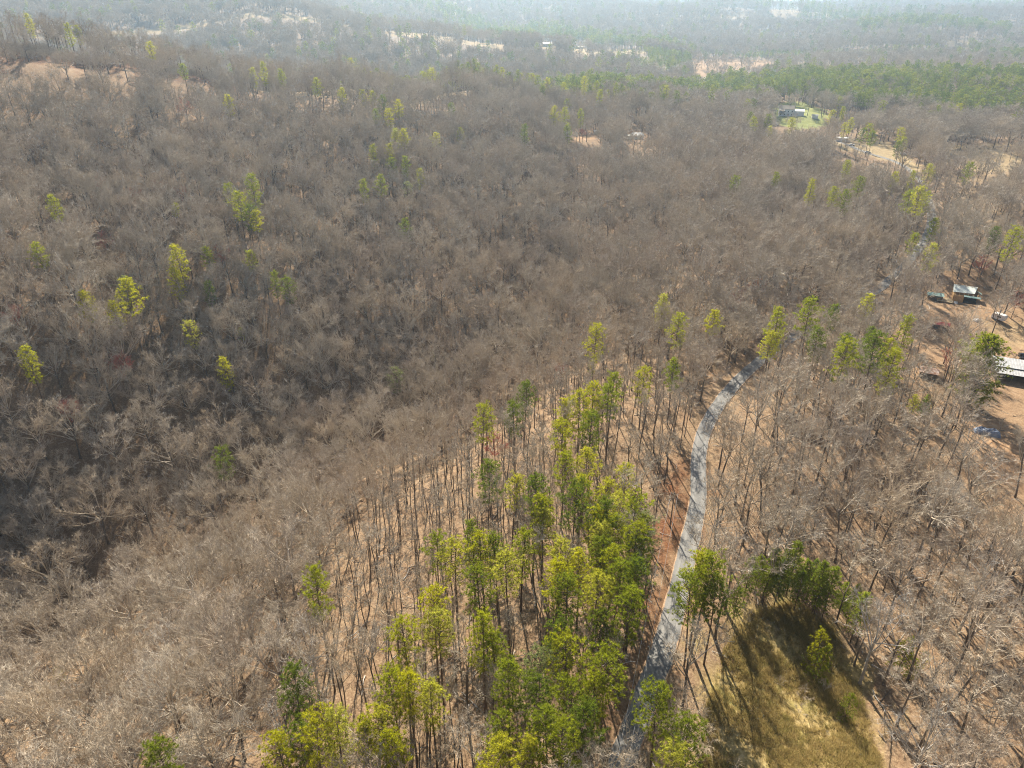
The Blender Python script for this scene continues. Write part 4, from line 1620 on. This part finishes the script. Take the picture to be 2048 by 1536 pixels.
def car(label, p, yaw, paint, group=None, kind='sedan'):
    r = thing('parked_car', label, 'car', p, yaw, group)
    L, W = (4.6, 1.8)
    prof = {'sedan': [(-2.3, .45), (-2.25, .85), (-1.5, .95), (-1.0, 1.4), (.35, 1.42), (1.05, .98), (2.1, .85), (2.3, .6), (2.25, .4)],
            'van': [(-2.4, .45), (-2.4, 1.2), (-2.25, 1.85), (.9, 1.9), (1.7, 1.15), (2.3, .95), (2.4, .5), (2.35, .4)],
            'pickup': [(-2.6, .5), (-2.6, 1.05), (-.55, 1.05), (-.4, 1.75), (.75, 1.78), (1.3, 1.15), (2.45, 1.05), (2.6, .7), (2.55, .45)]}[kind]
    mb = MB()
    n = len(prof)
    V = [(x, -W / 2 * (1 if z < 1.1 else .86), z) for x, z in prof] + [(x, W / 2 * (1 if z < 1.1 else .86), z) for x, z in prof]
    F = [[i, (i + 1) % n, n + (i + 1) % n, n + i][::-1] for i in range(n)] + [list(range(n)), list(range(2 * n - 1, n - 1, -1))]
    mb.add(V, F)
    part(r, 'body', mb, paint)
    g = MB()
    top = max(z for x, z in prof)
    xs = [x for x, z in prof if z > 1.3]
    x0, x1 = min(xs), max(xs)
    for s in (-1, 1):
        g.box(((x0 + x1) / 2, s * W / 2 * .935, top - .3), ((x1 - x0) * .86, .06, .34))
    part(r, 'side_window', g, M_GLASS)
    g = MB()
    a, b_ = [q for q in prof if q[0] == x1][0], prof[[q[0] for q in prof].index(x1) + 1]
    d = np.array([b_[0] - a[0], 0, b_[1] - a[1]])
    nn = np.array([-d[2], 0, d[0]])
    nn /= np.linalg.norm(nn)
    nn = nn if nn[2] > 0 else -nn
    q0 = np.array([a[0], 0, a[1]]) + d * .12 + nn * .02
    q1 = np.array([a[0], 0, a[1]]) + d * .9 + nn * .02
    g.slab([q0 + (0, -W * .4, 0), q0 + (0, W * .4, 0), q1 + (0, W * .42, 0), q1 + (0, -W * .42, 0)], .015)
    part(r, 'windshield', g, M_GLASS)
    for x in (-1.45, 1.45):
        for s in (-1, 1):
            w = MB()
            t = np.arange(2)
            w.tube([(x, s * (W / 2 - .1), .34), (x, s * (W / 2 + .04), .34)], [.34, .34], 14)
            part(r, 'wheel', w, M_TYRE)
    return r


def gp(u, v):
    return march([(u, v)], 0, ground_z)[0]


# long shed with a grey metal roof, its near side open
def metal_barn():
    c = gp(2046, 757)
    r = thing('barn', 'long low barn with a grey metal roof and dark open side', 'barn', c, R(-24))
    L, W, h, rise = 19, 10.5, 3.4, 1.3
    w = MB()
    w.box((0, W / 2 - .1, h / 2 + .1), (L, .2, h + 1.8))
    w.box((-L / 2 + .1, 0, h / 2 - .4), (.2, W - .4, h + .8))
    w.box((L / 2 - .1, 0, h / 2 - .4), (.2, W - .4, h + .8))
    part(r, 'wall', w, M_OLDWOOD)
    mb = MB()
    th = .1
    hl = L / 2 + .5
    mb.slab([(-hl, -1.6, h + .55), (hl, -1.6, h + .55), (hl, W / 2 + .6, h + 1.3), (-hl, W / 2 + .6, h + 1.3)], th)
    part(r, 'roof_panel', mb, M_TIN)
    mb = MB()
    mb.slab([(-hl, -1.2, h + .2), (hl, -1.2, h + .2), (hl, -W / 2 - .6, h - .25), (-hl, -W / 2 - .6, h - .25)], th)
    part(r, 'roof_panel', mb, M_TIN)
    mb = MB()
    for i in range(int(L / .9)):
        x = -hl + .5 + i * .9
        mb.tube([(x, -1.55, h + .58), (x, W / 2 + .55, h + 1.32)], [.045, .045], 4)
        mb.tube([(x, -1.25, h + .22), (x, -W / 2 - .55, h - .22)], [.045, .045], 4)
    part(r, 'roof_seam', mb, M_TIN)
    for i in range(5):
        mb = MB()
        mb.box((-L / 2 + .4 + i * (L - .8) / 4, -W / 2, h / 2 - .6), (.18, .18, h + 1.0))
        part(r, 'post', mb, M_OLDWOOD)


metal_barn()
_b = gp(2046, 757)
_q = gp(2043, 716)
car('black pickup parked behind the long grey metal roof', _q + np.array([0, 0, .05]), R(65), M_BLACKCAR, kind='pickup')


# cabin with half its roof gone
def ruin():
    c = gp(1928, 600)
    r = thing('cabin', 'tan timber cabin with half its pale green roof missing', 'cabin', c, R(-28))
    L, W, h, rise = 9.5, 8.5, 3.2, 1.9
    w = MB()
    w.box((0, W / 2, h / 2 + .4), (L, .2, h + 2.8))
    w.box((-L / 2, 0, h / 2 - .5), (.2, W - .2, h + 1))
    w.box((L / 2, W * .2, h / 2 - .5), (.2, W * .6 - .2, h + 1))
    w.box((-L * .28, -W / 2, h / 2 - .5), (L * .4, .2, h + 1))
    part(r, 'wall', w, M_TIMBER)
    mb = MB()
    mb.box((0, 0, .1), (L - .4, W - .4, .2))
    part(r, 'floor', mb, M_SHADEFLOOR)
    mb = MB()
    mb.slab([(-L / 2 - .4, -1.2, h + .3), (L / 2 - 1.6, -.6, h + .4), (L / 2 - .6, W / 2 + .5, h + 1.9), (-L / 2 - .4, W / 2 + .5, h + 1.9)], .1)
    part(r, 'roof_panel', mb, M_PALEROOF)
    mb = MB()
    mb.slab([(L / 2 - .9, .3, h + rise * .8), (L / 2 + 1.2, -.4, h + .5), (L / 2 + 1.3, W / 2, h - .3), (L / 2 - .4, W / 2 + .3, h)], .08)
    mb.slab([(-L * .1, -W / 2 - .5, h - .15), (L / 2 + .8, -W / 2 - .3, h - .3), (L / 2 + .9, -W / 2 + .5, h + .2), (-L * .1, -W / 2 + .3, h + .25)], .08)
    part(r, 'torn_sheet', mb, M_TEAL)
    for i in range(6):
        mb = MB()
        x = -L / 2 + .4 + i * (L - .8) / 5
        mb.tube([(x, -1.2, h + .22), (x, -W / 2, h - .05)], [.07, .07], 4)
        part(r, 'rafter', mb, M_TIMBER)
    d = MB()
    d.box((-L / 2 - 2.8, -W / 2 - 1.0, .5), (6.5, 5.5, .16))
    dk = part(r, 'deck', d, M_DECK)
    for px, py in ((-L / 2 - 5.9, -W / 2 - 3.6), (-L / 2 - 5.9, -W / 2 + 1.6), (-L / 2 + .2, -W / 2 - 3.6), (-L / 2 - 2.8, -W / 2 - 3.6), (-L / 2 - 5.9, -W / 2 - 1)):
        mb = MB()
        mb.box((px, py, .2), (.14, .14, 2.6))
        part(dk, 'railing_post', mb, M_TIMBER)
    mb = MB()
    mb.box((-L / 2 - 2.8, -W / 2 - 3.6, 1.45), (6.1, .07, .09))
    mb.box((-L / 2 - 5.9, -W / 2 - 1.0, 1.45), (.07, 5.0, .09))
    part(dk, 'handrail', mb, M_TIMBER)
    mb = MB()
    for i in range(4):
        mb.box((-L / 2 + 1.4, -W / 2 - 1.2 - i * .3, .5 - i * .2), (1.4, .32, .14))
    part(r, 'step', mb, M_WHITE)


ruin()
house('shed', 'low shed with a teal sheet roof beside the torn cabin', gp(1868, 597), R(-20), 6.0, 3.6, 2.0, .7, M_OLDWOOD, M_TEAL, windows=False, cat='shed')
house('shed', 'small shed with a red tin roof under the bare trees', gp(1880, 656), R(-22), 5.6, 2.6, 1.9, .6, M_OLDWOOD, M_REDROOF, windows=False, cat='shed')
house('shed', 'small shed with a rusty tin roof streaked white', gp(1855, 752), R(-30), 5.2, 4.6, 2.2, .9, M_OLDWOOD, M_RUST, windows=False, cat='shed')
_h = house('house', 'white two-storey house with a tan roof above a lawn', gp(1571, 231), R(-14), 13, 9, 6.2, 2.6, M_WHITE, M_SHINGLE, chimney=True)
_mb = MB()
_mb.box((-4.5, -6.4, 2.9), (4.6, 3.6, .2))
_dk = part(_h, 'deck', _mb, M_OLDWOOD)
for _x, _y in ((-6.6, -8.0), (-2.4, -8.0), (-4.5, -8.0)):
    _mb = MB()
    _mb.box((_x, _y, 1.4), (.2, .2, 3.0))
    part(_dk, 'post', _mb, M_WHITE)
_mb = MB()
_mb.slab([(-7, -4.6, 5.9), (-2, -4.6, 5.9), (-2, -8.4, 5.3), (-7, -8.4, 5.3)], .12)
part(_h, 'porch_roof', _mb, M_SHINGLE)
house('garage', 'white garage with a white metal roof beside the two-storey house', gp(1595, 231), R(-14), 10, 7, 4.2, 1.3, M_WHITE, M_WHITE, windows=False, cat='garage')
house('shed', 'small white shed at the far edge of the lawn', gp(1629, 236), R(-10), 5, 3.4, 2.3, .8, M_WHITE, M_TIN, windows=False, cat='shed')
house('house', 'white-roofed house among bare trees on the hillside', gp(1274, 277), R(8), 8, 6, 2.8, 1.5, M_CREAM, M_WHITE)
house('shed', 'cream shed next to the white-roofed house in the trees', gp(1259, 277), R(12), 6, 3.5, 2.3, .7, M_CREAM, M_CREAM, windows=False, cat='shed')
house('shed', 'tiny pale shed beside the red budding tree on the hillside', gp(1193, 268), R(0), 4, 3, 2.2, .7, M_CREAM, M_WHITE, windows=False, cat='shed')
house('house', 'far cream house with a wide bright roof on the hazy ridge end', gp(1095, 92), R(10), 18, 9, 4, 2, M_CREAM, M_CREAM)
house('house', 'far cream house set corner-on by the hazy field', gp(1158, 98), R(55), 18, 9, 4, 2, M_CREAM, M_CREAM)
house('barn', 'far grey barn below the two cream houses', gp(1120, 110), R(5), 14, 8, 3.5, 1.5, M_OLDWOOD, M_TIN, windows=False, cat='barn')
house('carport', 'low white-roofed carport at the edge of the tan field', gp(1683, 282), R(-20), 9, 5, 2.6, .6, M_WHITE, M_WHITE, windows=False, cat='carport')
car('white van parked by the dirt road', gp(1798, 310) + np.array([3, 0, .05]), R(5), M_WHITECAR, kind='van')
car('pale grey car parked near the white-roofed carport', gp(1703, 291), R(-15), M_WHITECAR)
car('grey car parked at the bend before the tan field', gp(1735, 306), R(-15), M_GREYCAR)


def trailer():
    r = thing('camper_trailer', 'pale grey camper trailer parked past the cabin', 'trailer', gp(1997, 640), R(-60))
    mb = MB()
    prof = [(-2.6, .5), (-2.7, 1.6), (-2.3, 2.7), (2.2, 2.75), (2.6, 1.9), (2.4, .5)]
    n = len(prof)
    mb.add([(x, -1.15, z) for x, z in prof] + [(x, 1.15, z) for x, z in prof], [[i, n + i, n + (i + 1) % n, (i + 1) % n] for i in range(n)] + [list(range(n)), list(range(2 * n - 1, n - 1, -1))])
    part(r, 'body', mb, M_WHITECAR)
    mb = MB()
    mb.box((.3, -1.17, 1.8), (1.6, .04, .6))
    part(r, 'window', mb, M_GLASS)
    for s in (-1, 1):
        mb = MB()
        mb.tube([(-.2, s * 1.0, .35), (-.2, s * 1.2, .35)], [.35, .35], 12)
        part(r, 'wheel', mb, M_TYRE)
    mb = MB()
    mb.tube([(2.4, 0, .5), (3.6, 0, .5)], [.06, .06], 5)
    part(r, 'tow_bar', mb, M_TIN)


trailer()


def tarp(label, p, yaw, L, W, H, m, seed):
    g = np.random.default_rng(seed)
    nx_, ny_ = 26, 14
    xs, ys = np.linspace(-L / 2, L / 2, nx_), np.linspace(-W / 2, W / 2, ny_)
    X, Y = np.meshgrid(xs, ys, indexing='ij')
    Z = H * np.clip(1.25 - (np.abs(X) / (L / 2)) ** 4 - (np.abs(Y) / (W / 2)) ** 3, 0, 1) * (.75 + .25 * np.sin(X * 1.7 + 1) * np.cos(Y * 2.1))
    Z += g.normal(size=Z.shape) * .05 + .08
    Z[0], Z[-1], Z[:, 0], Z[:, -1] = -.4, -.4, -.4, -.4
    mb = MB()
    mb.add(np.stack([X.ravel(), Y.ravel(), Z.ravel()], 1), [[i * ny_ + j, (i + 1) * ny_ + j, (i + 1) * ny_ + j + 1, i * ny_ + j + 1] for i in range(nx_ - 1) for j in range(ny_ - 1)])
    o = link('tarp', mb.mesh('tarp', m), None, p)
    o.rotation_euler = (0, 0, yaw)
    tag(o, label, 'tarp')


tarp('rumpled blue-grey tarp over a long heap on orange leaves', gp(1973, 866), R(-18), 7.4, 3.4, 1.6, M_TARP, 4)
tarp('small white tarp left between the cabin and the camper', gp(1952, 641), R(30), 2.6, 1.8, .8, M_WHITECAR, 5)
tarp('small pale sheet lying on leaves uphill of the blue-grey tarp', gp(1952, 832), R(40), 2.4, 1.2, .5, M_WHITECAR, 8)


def log(label, u, v, yaw, L, r):
    g = np.random.default_rng(int(u))
    p = gp(u, v)
    mb = MB()
    pts = bend((-L / 2, 0, r * .7), (1, 0, 0), L, 6, 0, .05, g)
    a = np.array([math.cos(yaw), math.sin(yaw)])
    gz = ground_z(p[0] + a[0] * pts[:, 0], p[1] + a[1] * pts[:, 0]) - p[2]
    pts[:, 2] = gz + r * .75
    mb.tube(pts, np.linspace(r, r * .5, len(pts)), 7)
    o = thing('fallen_log', label, 'log', p, yaw)
    part(o, 'trunk', mb, M_LOG)
    s = MB()
    for i in range(3):
        k = 2 + i
        s.tube([pts[k], pts[k] + np.array([.4, (-1) ** i * .9, .5])], [r * .3, .03], 5)
    part(o, 'branch_stub', s, M_LOG)


log('pale fallen log on the brushy cut slope, higher of the two', 148, 130, R(-62), 16, .35)
log('short pale fallen log lower on the cut slope', 265, 143, R(40), 12, .3)
log('whitish fallen log on leaves in the wood past the road', 1770, 1345, R(-45), 5, .18)


# the wires beside the road
def power_line():
    tops = []
    for (u, v, lab) in ((1340, 1052, 'grey wooden utility pole at the upper end of the wires by the road'), (1236, 1600, 'grey wooden utility pole at the lower end of the wires by the road')):
        p = gp(u, v)
        r = thing('utility_pole', lab, 'utility pole', p, R(65), 'utility poles of the roadside wires')
        mb = MB()
        mb.tube([(0, 0, -1.2), (0, 0, 5), (.03, 0, 10.0)], [.17, .15, .11], 8)
        part(r, 'pole', mb, M_POLE)
        mb = MB()
        mb.box((.16, 0, 9.5), (.09, 1.9, .11))
        part(r, 'crossarm', mb, M_POLE)
        for s in (-.8, .8):
            mb = MB()
            mb.tube([(.16, s, 9.55), (.16, s, 9.7), (.16, s, 9.82)], [.05, .07, .04], 6)
            part(r, 'insulator', mb, M_TIN)
        tops.append((p, R(65)))
    for i, s in enumerate((-.8, .8)):
        ends = []
        for p, a in tops:
            ends.append(np.array([p[0] + math.cos(a) * .16 - math.sin(a) * s, p[1] + math.sin(a) * .16 + math.cos(a) * s, p[2] + 9.8]))
        t = np.linspace(0, 1, 40)[:, None]
        pts = ends[0] * (1 - t) + ends[1] * t
        pts[:, 2] -= 1.1 * 4 * t[:, 0] * (1 - t[:, 0])
        mb = MB()
        mb.tube(pts, np.full(40, .022), 5)
        tag(link('power_wire', mb.mesh('power_wire', M_WIRE)), ('thin pale wire along the bank, on the road side', 'thin pale wire along the bank, on the pine side')[i], 'wire', 'wires along the road bank')


power_line()

# ------------------------------------------------------------------ the air
def haze():
    m = bpy.data.materials.new('haze_air')
    m.use_nodes = True
    nt = m.node_tree
    nt.nodes.clear()
    out = nt.nodes.new('ShaderNodeOutputMaterial')
    pv = nt.nodes.new('ShaderNodeVolumePrincipled')
    pv.inputs['Color'].default_value = (.58, .79, 1.0, 1)
    pv.inputs['Density'].default_value = HAZE_DENSITY
    pv.inputs['Anisotropy'].default_value = .72
    nt.links.new(pv.outputs[0], out.inputs['Volume'])
    zs = np.array([v.co.z for v in bpy.data.objects['ground'].data.vertices])
    lo, hi = zs.min() - 1.0, max(zs.max() + 40.0, CAM_Z + 5)
    print('HAZE box', lo, hi)
    mb = MB()
    S = 16000.0
    mb.box((0, 0, (lo + hi) / 2), (2 * S, 2 * S, hi - lo))
    tag(link('haze', mb.mesh('haze', m)), kind='stuff')


haze()
